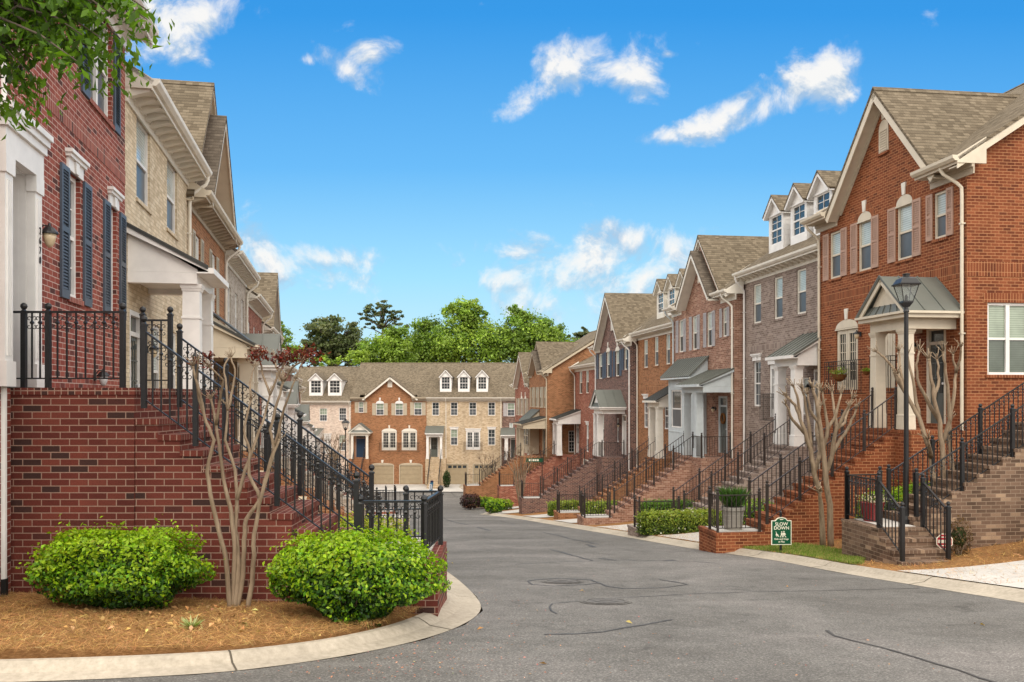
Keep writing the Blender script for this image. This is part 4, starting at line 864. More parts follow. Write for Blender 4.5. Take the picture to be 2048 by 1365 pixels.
b = ebox(E3, 1014.5, 1029.5, 806, 833); E3.win(*b, WHITE, (2, 2), GGR, GSC, shut=SHL, shw=.42); E3.win(*ebox(E3, 1019, 1026, 846, 864), WHITE, dn=GDK)
for k in range(3): E3.win(2.6+k*1.5, 3.4+k*1.5, b[2], b[3], WHITE, dn=GDK)
E3.porch_shed(*[ex(p)-E3.P0.x for p in (1003, 1040)], 2.2, E3.fl+2.2, E3.fl+2.45, E3.fl+3.15, (.5, 1.7), E3.fl-.15, WHITE, COPPER, .2); E3.door(.9, 1.9, E3.fl, E3.fl+2.4, DOORG, WHITE)
E3.gutter(0, E3.w, .42, IVORY, ends=False); E3.mainroof(.63, .45); E3.shell()

# ================================================================ left row
LD = Vector((-.1945, .981)); LV = Vector((-.1983, 1)).normalized()
def lpt(Z): return Vector((-3.745-.1983*Z, Z))
def lhouse(label, Z0, Z1, fw, ht, mat, trim, depth=11): return House('brick_house', label, lpt(Z0), LV, (lpt(Z1)-lpt(Z0)).length, fw, ht, B[mat], trim, depth)
L1 = lhouse('nearest left house, wine red brick with blue-grey louvred shutters', 8.1, 15.35, .10, 6.2, 'wine_red', WHITE)
x0, x1 = L1.x(135), L1.x(161); L1.win(x0, x1, L1.fl+1.30, L1.fl+3.05, WHITE, (2, 2), GDK, GSC, head='crown', rev=.12)
for (xl, xr) in ((119, 135), (165, 180)): L1.shutter(L1.x(xl), L1.x(xr), L1.fl+1.25, L1.fl+3.06, SHB, step=.045)
x2, x3 = L1.x(218), L1.x(233.5); L1.win(x2, x3, L1.fl+1.30, L1.fl+3.05, WHITE, (2, 2), GDK, GSC, head='crown', rev=.12)
for (xl, xr) in ((205.5, 218), (238, 249)): L1.shutter(L1.x(xl), L1.x(xr), L1.fl+1.25, L1.fl+3.06, SHB, step=.045)
x4, x5 = L1.x(178), L1.x(224); L1.win(x4, x5, L1.fl+4.40, L1.fl+5.98, WHITE, (1, 1), GBL, GSC, split=True, rev=.12)
for (xl, xr) in ((161, 176), (226, 237.5)): L1.shutter(L1.x(xl), L1.x(xr), L1.fl+4.35, L1.fl+5.99, SHB, step=.045)
# classical door surround
dx0, dx1 = L1.x(10, .1), L1.x(84, .1); zf = L1.fl+.02
m = MB()
for (p, q) in ((dx0, dx0+.24), (dx1-.24, dx1)):
    m.box(p, q, -.10, -.002, zf, zf+2.55).box(p-.025, q+.025, -.125, -.002, zf, zf+.28).box(p-.02, q+.02, -.12, -.002, zf+2.35, zf+2.55)
    for k in range(3): m.box(p+.05+k*.055, p+.075+k*.055, -.112, -.0985, zf+.34, zf+2.28)
m.box(dx0-.02, dx1+.02, -.115, -.002, zf+2.55, zf+2.85).box(dx0-.05, dx1+.04, -.15, -.002, zf+2.85, zf+2.95).box(dx0-.08, dx1+.06, -.18, -.002, zf+2.95, zf+3.03).box(dx0-.1, dx1+.08, -.21, -.002, zf+3.03, zf+3.10)
sur = L1.part(m, 'door_surround', WHITE)
L1.holes.append((dx0+.22, dx1-.22, zf-.02, zf+2.57)); m = MB(); rv = .5
m.box(dx0+.235, dx0+.25, .0, rv, zf, zf+2.54).box(dx1-.25, dx1-.235, .0, rv, zf, zf+2.54).box(dx0+.25, dx1-.25, .0, rv, zf+2.54, zf+2.56).box(dx0+.25, dx1-.25, rv, rv+.05, zf, zf+2.54)
for k in range(1, 6): m.box(dx1-.252, dx1-.2495, .08, rv-.08, zf+.3+k*.36, zf+.61+k*.36)
m.build('door_recess', WHITE, sur); MB().box(dx0+.4, dx1-.4, rv-.05, rv-.002, zf, zf+2.06).build('door_leaf', DOORB, sur)
pl = MB(); pl.prism([(dx1-.262, .24+.085*math.cos(k*.5236), zf+1.75+.065*math.sin(k*.5236)) for k in range(12)], (.012, 0, 0)); pl.build('door_plaque', SHB, sur)
num = bpy.data.curves.new('house_number', 'FONT'); num.body = '2\n6\n7\n0'; num.size = .125; num.space_line = .95; num.extrude = .004; num.align_x = 'CENTER'; num.materials.append(IRON)
textmesh('house_number', num, L1.root, (dx1-.12, -.118, zf+1.86))
L1.lantern(dx1+.12, L1.fl+1.93, 0, .68); L1.lantern(L1.x(188), L1.fl+.22, 0, .6, LGLASS)
L1.soldier(L1.fl+3.62, L1.fl+3.86); L1.gutter(0, L1.w+.1, .42, WHITE, ends=(L1.w+.08,)); L1.mainroof(.65, .45, over=(0, .1)); L1.shell(z0=-2)
mdn = MB(); mdn.tube([(0, 0, 9), (0, 0, .62)], .048, 10); dn = L1.part(mdn, 'downspout', WHITE); dn.location = L1.wpt(0, 0, 0)*0
wp = at(4.5, 795, 9.75); lp = wp-L1.P0; dn.location = (lp.dot(L1.X), lp.dot(L1.Y), 0); MB().tube([(0, 0, .63), (0, 0, .3), (.0, -.05, .05)], .062, 10).build('drain_pipe', BLACKP, dn)
L2 = lhouse('cream brick house with white lean-to porch, second along the left row', 15.35, 21.75, -.82, 6.25, 'pale_cream', WHITE)
for (xl, xr) in ((273, 300), (334, 354)): L2.win(L2.x(xl), L2.x(xr), L2.fl+4.52, L2.fl+6.07, WHITE, (1, 1), GBL, GSC, head='brick')
L2.door(.35, 1.3, L2.fl, L2.fl+2.4, DOORG, WHITE, 1); L2.win(2.4, 3.2, L2.fl+.4, L2.fl+2.3, WHITE, dn=GDK); L2.win(4.3, 5.1, L2.fl+.4, L2.fl+2.3, WHITE, dn=GDK); L2.lantern(1.75, L2.fl+1.75)
L2.porch_shed(.12, 2.2, 1.18, L2.fl+2.86, L2.fl+3.06, L2.fl+3.78, (.40, 1.85), L2.fl-.1, WHITE, METALD, .165)
L2.gutter(0, L2.w+.05, .45, IVORY, True, ends=(0, L2.w+.03)); L2.mainroof(.65, .48); L2.downspout(L2.w-.12, L2.ht+.1, .48, .1, IVORY, .1); L2.shell()
L3 = lhouse('orange brick gabled house on the left with beige shutters and cream porch', 21.75, 28.8, -1.3, 6.25, 'amber', CREAM)
for (xl, xr) in ((389, 400.5), (422.5, 432)): b = (L3.x(xl), L3.x(xr)); L3.win(*b, L3.fl+3.45+.4, L3.fl+5.2+.4, WHITE, (1, 1), GBL, GSC, shut=SHBE, shw=(b[1]-b[0])*.45)
m = MB(); m.box(3.0, 5.6, -.85, -.002, L3.fl-.1, L3.fl+2.9)
for k in range(15): m.box(2.99, 3.0, -.84, -.01, L3.fl-.1+k*.2, L3.fl-.1+k*.2+.185)
bay = L3.part(m, 'bay_window', TANS); L3.win(3.3, 5.3, L3.fl+.6, L3.fl+2.2, CREAM, (3, 2), GDK, GDK, sill=False, parent=bay, y=-.97, hole=False, split=True)
r = MB(); q = [(2.7, -1.15, L3.fl+2.95), (5.9, -1.15, L3.fl+2.95), (5.9, -.004, L3.fl+3.85), (2.7, -.004, L3.fl+3.85)]; r.slab(q, .05); r.build('bay_roof', METALD, bay)
MB().prism([(2.75, -1.1, L3.fl+2.9), (2.75, -.003, L3.fl+2.9), (2.75, -.003, L3.fl+3.75)], (.1, 0, 0)).box(2.8, 5.85, -1.12, -.002, L3.fl+2.86, L3.fl+2.92).build('bay_cornice', CREAM, bay)
L3.porch_shed(.15, 2.9, 1.4, L3.fl+2.3, L3.fl+2.55, L3.fl+3.4, (1.3, 2.6), L3.fl-.1, CREAM, METALD, .19); L3.door(.7, 1.7, L3.fl, L3.fl+2.4, DOORG, CREAM)
L3.gutter(-.1, 1.5, .45, CREAM, True, ends=(-.1,)); L3.gutter(1.5, L3.w+.1, .45, CREAM, True, ends=(L3.w+.1,)); L3.mainroof(.65, .48)
L3.gable(L3.w/2-.2, 3.5, 1.1, .5, trim=CREAM, nested=.9, mat=SH); L3.downspout(L3.w-.15, L3.ht+.1, .48, .1, IVORY, .1); L3.shell()
def lgen(label, Z0, Z1, fw, mat, trim, gab, shut=None, porch=None, dorm=False, pr=COPPER, ht=6.25):
    H = lhouse(label, Z0, Z1, fw, ht, mat, trim); n = 3 if not gab else 4
    for k in range(n):
        c = H.w*(k+.6)/(n+.2); H.win(c-.42, c+.42, H.fl+3.75, H.fl+5.4, WHITE, (2, 2), GBL if k % 2 else GDK, GSC, shut=shut, shw=.36)
    H.win(H.w-2.3, H.w-1.4, H.fl+.6, H.fl+2.3, WHITE, dn=GDK); H.door(.7, 1.7, H.fl, H.fl+2.4, DOORG, WHITE)
    if porch == 'shed': H.porch_shed(.2, 2.5, 1.45, H.fl+2.25, H.fl+2.5, H.fl+3.3, (.5, 2.2), H.fl-.1, WHITE, pr, .19)
    else: H.porch_gable(.2, 2.6, 1.45, H.fl+2.25, H.fl+2.5, 1.15, (.5, 2.3), H.fl-.1, WHITE, pr, .19)
    H.gutter(0, H.w+.05, .45, IVORY, True, ends=(0, H.w+.03)); H.mainroof(.65, .48, None)
    if gab: H.gable(H.w/2, H.w/2-1.0, 1.0, .5, trim=trim)
    if dorm:
        for c in (H.w*.25, H.w*.55, H.w*.85): H.dormer(c-.6, c+.6, .75, 1.45, .6, IVORY)
    H.downspout(H.w-.12, H.ht+.1, .48, .1, IVORY, .1); H.shell(); return H
L4 = lgen('grey brick house fourth along the left row', 28.8, 35.4, -1.6, 'greige', IVORY, False, None, 'gable')
L5 = lgen('red brick house fifth along the left row', 35.4, 42.6, -2.25, 'red', IVORY, False, None, 'shed', pr=METALD)
L6 = lgen('brown brick gabled house sixth along the left row', 42.6, 50.8, -3.0, 'brown', IVORY, True, None, 'gable')
L7 = lgen('cream brick house with white dormers far down on the left', 50.8, 59.2, -3.6, 'cream', IVORY, False, None, 'shed', True, METALD)
L8 = lgen('red brick house far down the left row with navy shutters', 59.2, 68.5, -4.3, 'red', IVORY, False, SHN, 'gable', True)
L9 = lgen('brown brick house next to last in the left row', 68.5, 77.5, -4.9, 'brown', IVORY, False, None, 'shed')
L10 = lgen('last orange brick house in the left row', 77.5, 85.5, -5.5, 'orange', IVORY, False, None, 'shed')
# ================================================================ ground, street, kerbs
def sheet(name, xs, ys, zf, mat, kind='structure', parent=None):
    m = MB(); nx, ny = len(xs), len(ys); m.v = [(x, y, zf(x, y)) for y in ys for x in xs]
    for j in range(ny-1):
        for i in range(nx-1): m.f.append((j*nx+i, j*nx+i+1, (j+1)*nx+i+1, (j+1)*nx+i)); m.mi.append(0)
    return tag(m.build(name, mat, parent, smooth=True), kind=kind)
ys = [-40, -20, -8]+[y*1.0 for y in range(-4, 60, 2)]+list(range(60, 100, 2))+[110, 130, 160, 200, 260, 340, 460, 700]
xs = [-400, -200, -100, -60, -40, -30, -22, -16, -12, -8, -4, 0, 4, 8, 12, 16, 22, 30, 40, 60, 100, 200, 400]
sheet('ground', xs, ys, lambda x, y: g(y)-.10, SOIL)
ry = [-20, -10, -4, 0, 2, 4]+[5+.5*k for k in range(0, 30)]+[20+2*k for k in range(0, 35)]+[90.4]
def rl(y):                                          # left edge of the asphalt at distance y
    if y < 11.03:
        p = [q for q in LE if q.y <= 11.05]; p.sort(key=lambda q: q.y)
        return float(np.interp(y, [q.y for q in p], [q.x for q in p])) if y > p[0].y else -30
    p = sorted([q for q in LE if q.y > 11.0], key=lambda q: q.y)
    if y <= p[-1].y: return float(np.interp(y, [q.y for q in p], [q.x for q in p]))
    return XL(y) if y < 76 else XL(76)-(y-76)*1.6
def rr_(y):
    if y < 58.4: return XR(y)
    return XR(58.4)+(.5 if y < 63 else min(30, (y-62)*1.1))
m = MB(); NS = 10; RY = sorted(set([round(y, 3) for y in ry]+[6.9, 7.17, 7.41, 8.0, 8.87, 9.87, 11.03]))
for y in RY:
    a, b = rl(y), rr_(y)
    for k in range(NS+1): m.v.append((a+(b-a)*k/NS, y, g(y)))
for j in range(len(RY)-1):
    for k in range(NS): q = j*(NS+1)+k; m.f.append((q, q+1, q+NS+2, q+NS+1)); m.mi.append(0)
# sealed cracks and covers lie on the asphalt
def strip(pts, w, mi=1, dz=.006):
    w *= .75
    P = [gpt(*p)+Vector((0, 0, dz)) for p in pts]
    Q = []
    for i in range(len(P)-1):
        n = max(1, int((P[i+1]-P[i]).length/.25))
        for k in range(n): Q.append(P[i].lerp(P[i+1], k/n)+Vector((random.gauss(0, .012), random.gauss(0, .02), 0)))
    Q.append(P[-1])
    for q in Q: q.z = g(q.y)+dz
    for i in range(len(Q)-1):
        d0 = (Q[min(i+1, len(Q)-1)]-Q[max(i-1, 0)]); d1 = (Q[min(i+2, len(Q)-1)]-Q[i]); n0 = Vector((-d0.y, d0.x, 0)).normalized()*w/2*random.uniform(.6, 1.25); n1 = Vector((-d1.y, d1.x, 0)).normalized()*w/2*random.uniform(.6, 1.25)
        m.face([Q[i]-n0, Q[i]+n0, Q[i+1]+n1, Q[i+1]-n1], mi)
for pts, w in (([(1655,1262),(1668,1272),(1760,1296),(1880,1330),(2048,1383)], .05), ([(1090,1270),(1205,1266),(1250,1257),(1345,1240)], .045), ([(1115,1228),(1100,1222),(1103,1208),(1180,1200),(1420,1187),(1700,1181),(1840,1177)], .03),
    ([(1056,1163),(1078,1159),(1120,1157),(1182,1161),(1200,1168),(1215,1174),(1245,1178),(1330,1176),(1376,1170),(1350,1164),(1318,1160)], .05), ([(1056,1163),(1062,1170),(1110,1173),(1170,1170),(1197,1167)], .045),
    ([(1103,1100),(1140,1110),(1185,1122)], .09), ([(1085,1065),(1118,1072),(1140,1078),(1196,1089)], .10), ([(880,1035),(905,1044),(935,1050)], .12), ([(955,1055),(980,1062)], .14), ([(1228,1097),(1290,1104),(1400,1103),(1480,1108)], .03), ([(1030,1130),(1130,1124),(1250,1121),(1390,1124),(1440,1128)], .035),
    ([(1174,1090),(1190,1095)], .16), ([(1200,1118),(1232,1121)], .12), ([(1325,1123),(1350,1121)], .15), ([(893,1012),(915,1016)], .12), ([(1000,1042),(1030,1050)], .05)): strip(pts, w)
road = tag(m.build('road', [ASPH, TAR]), kind='structure')
def ring(o, r0, r1, z, mi, mm, n=28):
    for k in range(n):
        a0, a1 = 2*math.pi*k/n, 2*math.pi*(k+1)/n; mm.face([(o[0]+r*math.cos(t), o[1]+r*math.sin(t), g(o[1]+r*math.sin(t))+z) for r, t in ((r0, a0), (r1, a0), (r1, a1), (r0, a1))], mi)
for (px, py, lab) in ((1125, 1164, 'round iron cover inside the loop of sealed cracks in the road'), (1212, 1204, 'round iron cover in the road below the looped crack seal')):
    o = gpt(px, py); mm = MB(); ring((0, 0), 0.0001, .28, .012, 0, mm); mm = MB()
    for r0, r1, z, mi in ((.0, .07, .012, 0), (.08, .16, .016, 0), (.17, .25, .012, 0), (.26, .31, .016, 1), (.31, .36, .008, 1)): ring(o, r0, r1, z, mi, mm)
    c = mm.build('manhole_cover', [STEEL, ASPH]); tag(c, lab, 'manhole cover', 'iron covers in the road')
JOINT = paint('kerb_joint', (.10, .085, .065), .9, .1)
def kerb(name, edge, side, ws=None, w=(.26, .14, .08)):
    """rolled concrete kerb along the asphalt edge; side +1: land to the right"""
    prof = [(0, .004), (w[0], .03), (w[0]+w[1]*.5, .07), (w[0]+w[1], .10), (w[0]+w[1]+w[2], .105), (w[0]+w[1]+w[2], -.2)]; m = MB(); n = len(edge); P = []
    for i, p in enumerate(edge):
        d = (edge[min(i+1, n-1)]-edge[max(i-1, 0)]); nr = Vector((d.y, -d.x, 0)).normalized()*side
        sc = ws(p) if ws else 1.0
        for (o, z) in prof: o = o*sc; q = p+nr*o; m.v.append((q.x, q.y, g(p.y)+z))
        P.append(p+nr*(w[0]+w[1]+w[2])*sc)
    k = len(prof)
    for i in range(n-1):
        for j in range(k-1): m.f.append((i*k+j, i*k+j+1, (i+1)*k+j+1, (i+1)*k+j)); m.mi.append(0)
    acc = 0
    for i in range(1, n-1):
        acc += (edge[i]-edge[i-1]).length
        if acc > 2.6:
            acc = 0; t = (edge[i+1]-edge[i-1]).normalized()*.009; j0 = i*k
            for j in range(k-2):
                q0, q1 = Vector(m.v[j0+j]), Vector(m.v[j0+j+1]); u = Vector((0, 0, .004)); m.face([q0-t+u, q0+t+u, q1+t+u, q1-t+u], 1)
    tag(m.build(name, [CONC, JOINT], smooth=False), kind='structure'); return P
def dens(pts, step=.5):
    out = []
    for a, b in zip(pts, pts[1:]):
        n = max(1, int((b-a).length/step)); out += [a.lerp(b, i/n) for i in range(n)]
    return out+[pts[-1]]
def smooth(pts, it=2):
    for _ in range(it): pts = [pts[0]]+[q for a, b in zip(pts, pts[1:]) for q in (a.lerp(b, .25), a.lerp(b, .75))]+[pts[-1]]
    return pts
redge = smooth([Vector((XR(y), y, g(y))) for y in [-10, 0, 5, 9]]+RE)
kr = kerb('right_kerb', redge, 1)
ledge = smooth(LE+[Vector((XL(y), y, g(y))) for y in (22, 30, 40, 50, 60, 70, 76)])
kl = kerb('left_kerb', ledge, -1, lambda p: .58+.42*ss((p.y-7.6)/2.4))
# joints of the kerb
# ---- land on the right: pine straw slope from the kerb to the fronts
def land(name, Y0, Y1, xin, xout, zf, mat, step=1.0, nx=8, kind='structure', dz=0.0):
    m = MB(); n = int((Y1-Y0)/step)+1; yy = [Y0+(Y1-Y0)*i/n for i in range(n+1)]
    for y in yy:
        a, b = xin(y), xout(y)
        for k in range(nx+1): x = a+(b-a)*k/nx; m.v.append((x, y, zf(x, y)+dz))
    for j in range(n):
        for k in range(nx): q = j*(nx+1)+k; m.f.append((q, q+1, q+nx+2, q+nx+1)); m.mi.append(0)
    return tag(m.build(name, mat, smooth=True), kind=kind)
KX = lambda y: XR(y)+.475
land('pine_straw_bed', -10, 90, KX, lambda y: 16-.137*y, yard, STRAW, 1.0, 14)
ks = sorted([(q.y, q.x) for q in kl], key=lambda t: t[0])
land('pine_straw_bank', 17.5, 82, lambda y: XL(y)-.46, lambda y: -3.9-.1983*y, yardl, STRAW, 1.0, 8)
# left corner bed: from the kerb back to the brick base
kp = [q for q in kl if q.x > -14 and q.y < 17.9]; m = MB()
tip = kp; B0 = [Vector((-9, 10.4, 0)), Vector((-5.9, 10.4, 0))]
cen = Vector((-3.2, 9.4, 0)); ringn = [q for q in kp]+[Vector((-2.2, 17.8, 0)), Vector((-9, 15, 0)), Vector((-14, 9, 0))]
R_ = 14
for k in range(R_+1):
    for q in ringn:
        p = cen.lerp(Vector((q.x, q.y, 0)), k/R_); zz = bedz(p.x, p.y)
        gz = g(p.y)+.095; t = ss((k/R_-.55)/.45); m.v.append((p.x, p.y, zz*(1-t)+gz*t+(.015*math.sin(9*p.x)*math.sin(7*p.y) if k < R_ else 0)))
n = len(ringn)
for k in range(R_):
    for i in range(n): j = (i+1) % n; m.f.append((k*n+i, k*n+j, (k+1)*n+j, (k+1)*n+i)); m.mi.append(0)
tag(m.build('corner_bed', STRAW, smooth=True), kind='structure')
# ---- driveways and pads
def drive(H, xa, xb, yout, name='driveway', mat=CONC2, off=.03):
    m = MB(); n = 16; k2 = 4
    for i in range(n+1):
        for k in range(k2+1):
            t = i/n; x = xa+(xb-xa)*k/k2; q = H.wpt(x, 0, 0); y0 = -.02
            e = -yout
            p = H.wpt(x, y0+(e-y0)*t, 0); z = (yard(p.x, p.y) if p.x > -2 and H.X.y < 0 else (yardl(p.x, p.y) if H.X.y > .5 else g(p.y)+.15))+off; m.v.append((p.x, p.y, z))
    for i in range(n):
        for k in range(k2): q = i*(k2+1)+k; m.f.append((q, q+k2+1, q+k2+2, q+1)); m.mi.append(0)
    return tag(m.build(name, mat), kind='structure')
def reach(H, x, fn):
    y = 0.0
    while y < 14:
        p = H.wpt(x, -y, 0)
        if fn(p): return y
        y += .05
    return 14
tk = lambda p: p.x < KX(p.y)+.12
for H, xa, xb in ((R1, .4, 4.0), (R2, .5, 4.6), (R3, .6, 4.4), (R4, .5, 4.4), (R5, .6, 4.4), (R6, 3.0, 6.4)):
    m = MB(); n = 14; k2 = 6
    for i in range(n+1):
        for k in range(k2+1):
            x = xa+(xb-xa)*k/k2; L = reach(H, x, tk); p = H.wpt(x, -L*(1-i/n)-.02, 0); m.v.append((p.x, p.y, yard(p.x, p.y)+.03))
    for i in range(n):
        for k in range(k2): q = i*(k2+1)+k; m.f.append((q, q+1, q+k2+2, q+k2+1)); m.mi.append(0)
    tag(m.build('driveway', CONC2), kind='structure')
    H.garage(xa+.4, xb-.4, yard(*(H.wpt((xa+xb)/2, 0, 0)).to_2d())-H.base-.02, H.fl-.45, GAR) if False else None
# apron in front of the end row, pavement behind the right-hand kerb corner
land('end_driveway', 88.6, 95.98, lambda y: -24, lambda y: 6, lambda x, y: g(y)+.05+.10*ss((y-88)/8)+.02, CONC2, 1.0, 6)
m = MB(); e0 = [Vector((XR(58.4)-.2, 58.4, 0))]
def pad(name, pts, dz, mat, th=.12):
    P = [gpt(*p) for p in pts]; mm = MB(); mm.prism([(q.x, q.y, g(q.y)+dz) for q in P], (0, 0, -th), 0); return tag(mm.build(name, mat), kind='structure')
pad('pavement', [(893,1006),(915,1012),(975,1017),(1010,1020),(1040,1014),(1000,998),(955,995)], .13, CONC)
pad('straw_island', [(932,1011),(975,1015),(1000,1016),(1000,1004),(955,1004)], .16, STRAW)
# near right driveway and lawn
N0 = Vector((7.6, 11.5, 0))
land('lawn', 16.6, 22.3, KX, lambda y: KX(y)+(1.25-.2*math.sin((y-16.9)*1.1))*min(1, max(.15, (y-16.6)/1.6)), yard, GRASSM, .4, 6, dz=.025)
land('near_driveway', 3.5, 15.25, KX, lambda y: 15.0, yard, CONC2, .6, 14, dz=.03)
# ================================================================ front steps and their railings
def steps_for(H, x0, x1, P, zf, n, who, nposts=4, fancy=False, mat=None, land=1.25, gap=.115, posts_mat=None, platform=True, plat_to=None, gz=None, skip_far=False, fence=True, bits=True):
    mat = mat or H.mat; lz = zf-n*.178; yl = -P-(n-1)*.262; pm = posts_mat or IRON2
    q = H.wpt((x0+x1)/2, yl-land, 0); gr = (yard(q.x, q.y) if H.X.y < 0 else (yardl(q.x, q.y) if H.X.y > .5 else g(q.y)))-H.base
    st = stoop(H, x0, x1, P, zf, n, list(mat), 'brick steps climbing to the '+who, land=land, ground=min(gr, lz-.2))
    near, far = (x1, x0) if H.X.y < 0 else (x0, x1); ins = .06 if near == x1 else -.06
    for xx, nm in ((near-ins, 'near'), (far+ins, 'far')):
        pts = [H.wpt(xx, -P-k*.262+.08, zf-k*.178) for k in [(n-1)*i/(nposts-1) for i in range(nposts)]]
        railing('iron stair railing on the %s side of the %s steps' % (nm, who), pts, pm, fancy, gap=gap)
    if fence:
        y0, y1 = yl-.12, yl-land+.06; a, b = near-ins, far+ins
        railing('iron fence round the foot landing of the %s steps' % who, [H.wpt(a, y0, lz), H.wpt(a, y1, lz), H.wpt(a+(b-a)*.5, y1, lz)], pm, fancy, gap=gap, name='landing_fence', group='black iron fences of the foot landings')
    if plat_to is not None:
        railing('iron balustrade on the porch of the %s' % who, [H.wpt(plat_to[0], -P+.06, zf), H.wpt(plat_to[1], -P+.06, zf)]+([H.wpt(plat_to[1], -.1, zf)] if len(plat_to) > 2 else []), pm, fancy, gap=gap, name='porch_balustrade', group='black iron balustrades of the porches')
    return st
who = {R1: 'nearest red-orange house', R2: 'taupe grey house', R3: 'pinkish gabled house', R4: 'cream-columned orange house', R5: 'plum gabled house', R6: 'set-back red house', R7: 'far orange gabled house',
       L2: 'left-hand cream house', L3: 'left-hand orange gabled house', L4: 'left-hand grey house', L5: 'left-hand red house', L6: 'left-hand brown gabled house'}
S1 = steps_for(R1, R1.w-1.95, R1.w-.75, 1.45, R1.fl-.12, 14, who[R1], 5)
steps_for(R2, R2.w-1.75, R2.w-.5, 1.25, R2.fl-.14, 15, who[R2], 5, plat_to=None, land=1.5)
steps_for(R3, R3.w-2.5, R3.w-1.25, 1.4, R3.fl-.14, 14, who[R3], 5, plat_to=(R3.w-1.25, R3.w-.2, 1))
steps_for(R4, R4.w-1.75, R4.w-.5, 1.25, R4.fl-.14, 15, who[R4], 5, gap=.125)
steps_for(R5, R5.w-3.4, R5.w-2.2, 1.5, R5.fl-.14, 14, who[R5], 5, gap=.13, plat_to=(R5.w-2.2, R5.w-1.2, 1))
steps_for(R6, .4, 1.7, 1.85, R6.fl-.14, 13, who[R6], 4, gap=.14)
steps_for(R7, 4.2, 5.6, 1.95, R7.fl-.14, 13, who[R7], 4, gap=.15)
# brick platforms of porches, one to each house
def platform(H, x0, x1, P, zf):
    m = MB(); m.box(x0, x1, -P, -.003, -1.0, zf); m.box(x0-.015, x1+.015, -P-.02, -.004, zf-.07, zf+.004, 1); return m.build('porch_platform', list(H.mat), H.root)
for H, x0, x1, P in ((R1, R1.w-.748, R1.w-.02, 1.45), (R1, R1.w-3.2, R1.w-1.952, 1.45), (R2, R2.w-.498, R2.w-.02, 1.25), (R3, R3.w-1.248, R3.w-.05, 1.4), (R3, R3.w-2.9, R3.w-2.502, 1.4), (R4, R4.w-.498, R4.w-.02, 1.25), (R5, R5.w-2.198, R5.w-.9, 1.5), (R7, 5.602, 7.0, 1.95)):
    platform(H, x0, x1, P, H.fl-.12)
for H, n in ((L2, 12), (L3, 14), (L4, 14), (L5, 14), (L6, 14)):
    steps_for(H, .55, 1.75, 1.45, H.fl-.12, n, who[H], 4, gap=.13, posts_mat=IRON)
    platform(H, .02, .548, 1.45, H.fl-.12); platform(H, 1.752, 2.5, 1.45, H.fl-.12)
# steps of the end row
for H, xl, xr, P, n, nm in ((E1, 711, 733, 1.25, 15, 'navy door'), (E2, 862, 885, 1.25, 15, 'cream end house'), (E3, 1008, 1024, 2.25, 15, 'dark brown end house')):
    x0, x1 = ex(xl)-H.P0.x, ex(xr)-H.P0.x; zf = H.fl-.1; n = min(n, int((zf-.1)/.178)); stoop(H, x0, x1, P, zf, n, list(H.mat), 'brick steps climbing to the '+nm, land=.4, ground=.0, tread=.2, pad=False)
    for xx, sd in ((x0+.05, 'left'), (x1-.05, 'right')): railing('thin black railing on the %s of steps to the %s' % (sd, nm), [H.wpt(xx, -P+.06-k*.2, zf-k*.178) for k in (0, (n-1)*.5, n-1)], IRON, False, gap=.2)
    if P > 2: platform(H, x1+.002, x1+.9, P, zf)
    else: platform(H, x0-.5, x0-.002, P, zf); platform(H, x1+.002, x1+.45, P, zf)
# ================================================================ nearest left landing and steps (seen side on)
ZN, ZFAR = 10.0, 11.15; sN = FP/ZN
def nx(px): return (px-CX)/sN
def nz(py): return (HY-py)/sN
LT = nz(776); xa_, xb_ = nx(-60), nx(268); rise, tread, NST = .181, .2565, 9
root = empty('brick_steps', (nx(420), ZN+.5, -2.4), 0, 'big dark red brick landing and steps in front of the nearest left house', 'steps', 'brick front steps'); ro = root.location
m = MB(); D1 = ZFAR+.25
def bx(x0, x1, y0, y1, z0, z1, mi=0): m.box(x0-ro.x, x1-ro.x, y0-ro.y, y1-ro.y, z0-ro.z, z1-ro.z, mi)
bx(xa_, xb_, ZN, D1+2.2, -2.9, LT-.08); bx(xa_, xb_+.012, ZN-.012, D1+2.2, LT-.079, LT, 1)
prof = [(xb_+.001, LT-.001)]; x = xb_; z = LT
prof = [(xb_+.001, -3.0)]+[(xb_+.001, LT-2*rise)]
for k in range(1, NST+1): prof += [(xb_+k*tread, LT-(k+1)*rise), (xb_+k*tread, LT-(k+2)*rise)]
PZ = LT-(NST+2)*rise; xe = nx(872); prof += [(xe, PZ), (xe, -3.0)]
m.prism([(p[0]-ro.x, ZN+.03-ro.y, p[1]-ro.z) for p in prof], (0, D1-ZN-.03, 0))
for k in range(1, NST+1): bx(xb_+(k-1)*tread+.004, xb_+k*tread+.02, ZN+.012, D1+.01, LT-(k+1)*rise-.06, LT-(k+1)*rise+.006, 1)
bx(xb_+NST*tread+.05, xe+.015, ZN+.012, D1+.01, PZ-.075, PZ+.005, 1)
bx(xe-.25, xe+.02, ZN+.01, D1+.02, -3.0, PZ-.078)
m.build('brickwork', list(B['dark_red']), root)
bx2 = MB(); bx2.box(nx(715)-ro.x, xe-.12-ro.x, ZN+.15-ro.y, D1-.1-ro.y, PZ+.006-ro.z, PZ+.016-ro.z); bx2.build('landing_slab', CONC2, root)
yn, yf = ZN+.07, ZFAR
def P_(px, y=yn, z=LT): return Vector((nx(px), y, z))
railing('black scrolled iron fence along the front edge of the nearest left landing', [P_(18), P_(41), P_(90), P_(240)], IRON, True, H=.86, phmax=.03, posts=(1, 2, 3), name='landing_fence', group='black scrolled railings of the nearest left steps', a=.027, gap=.105)
r0 = nx(283)
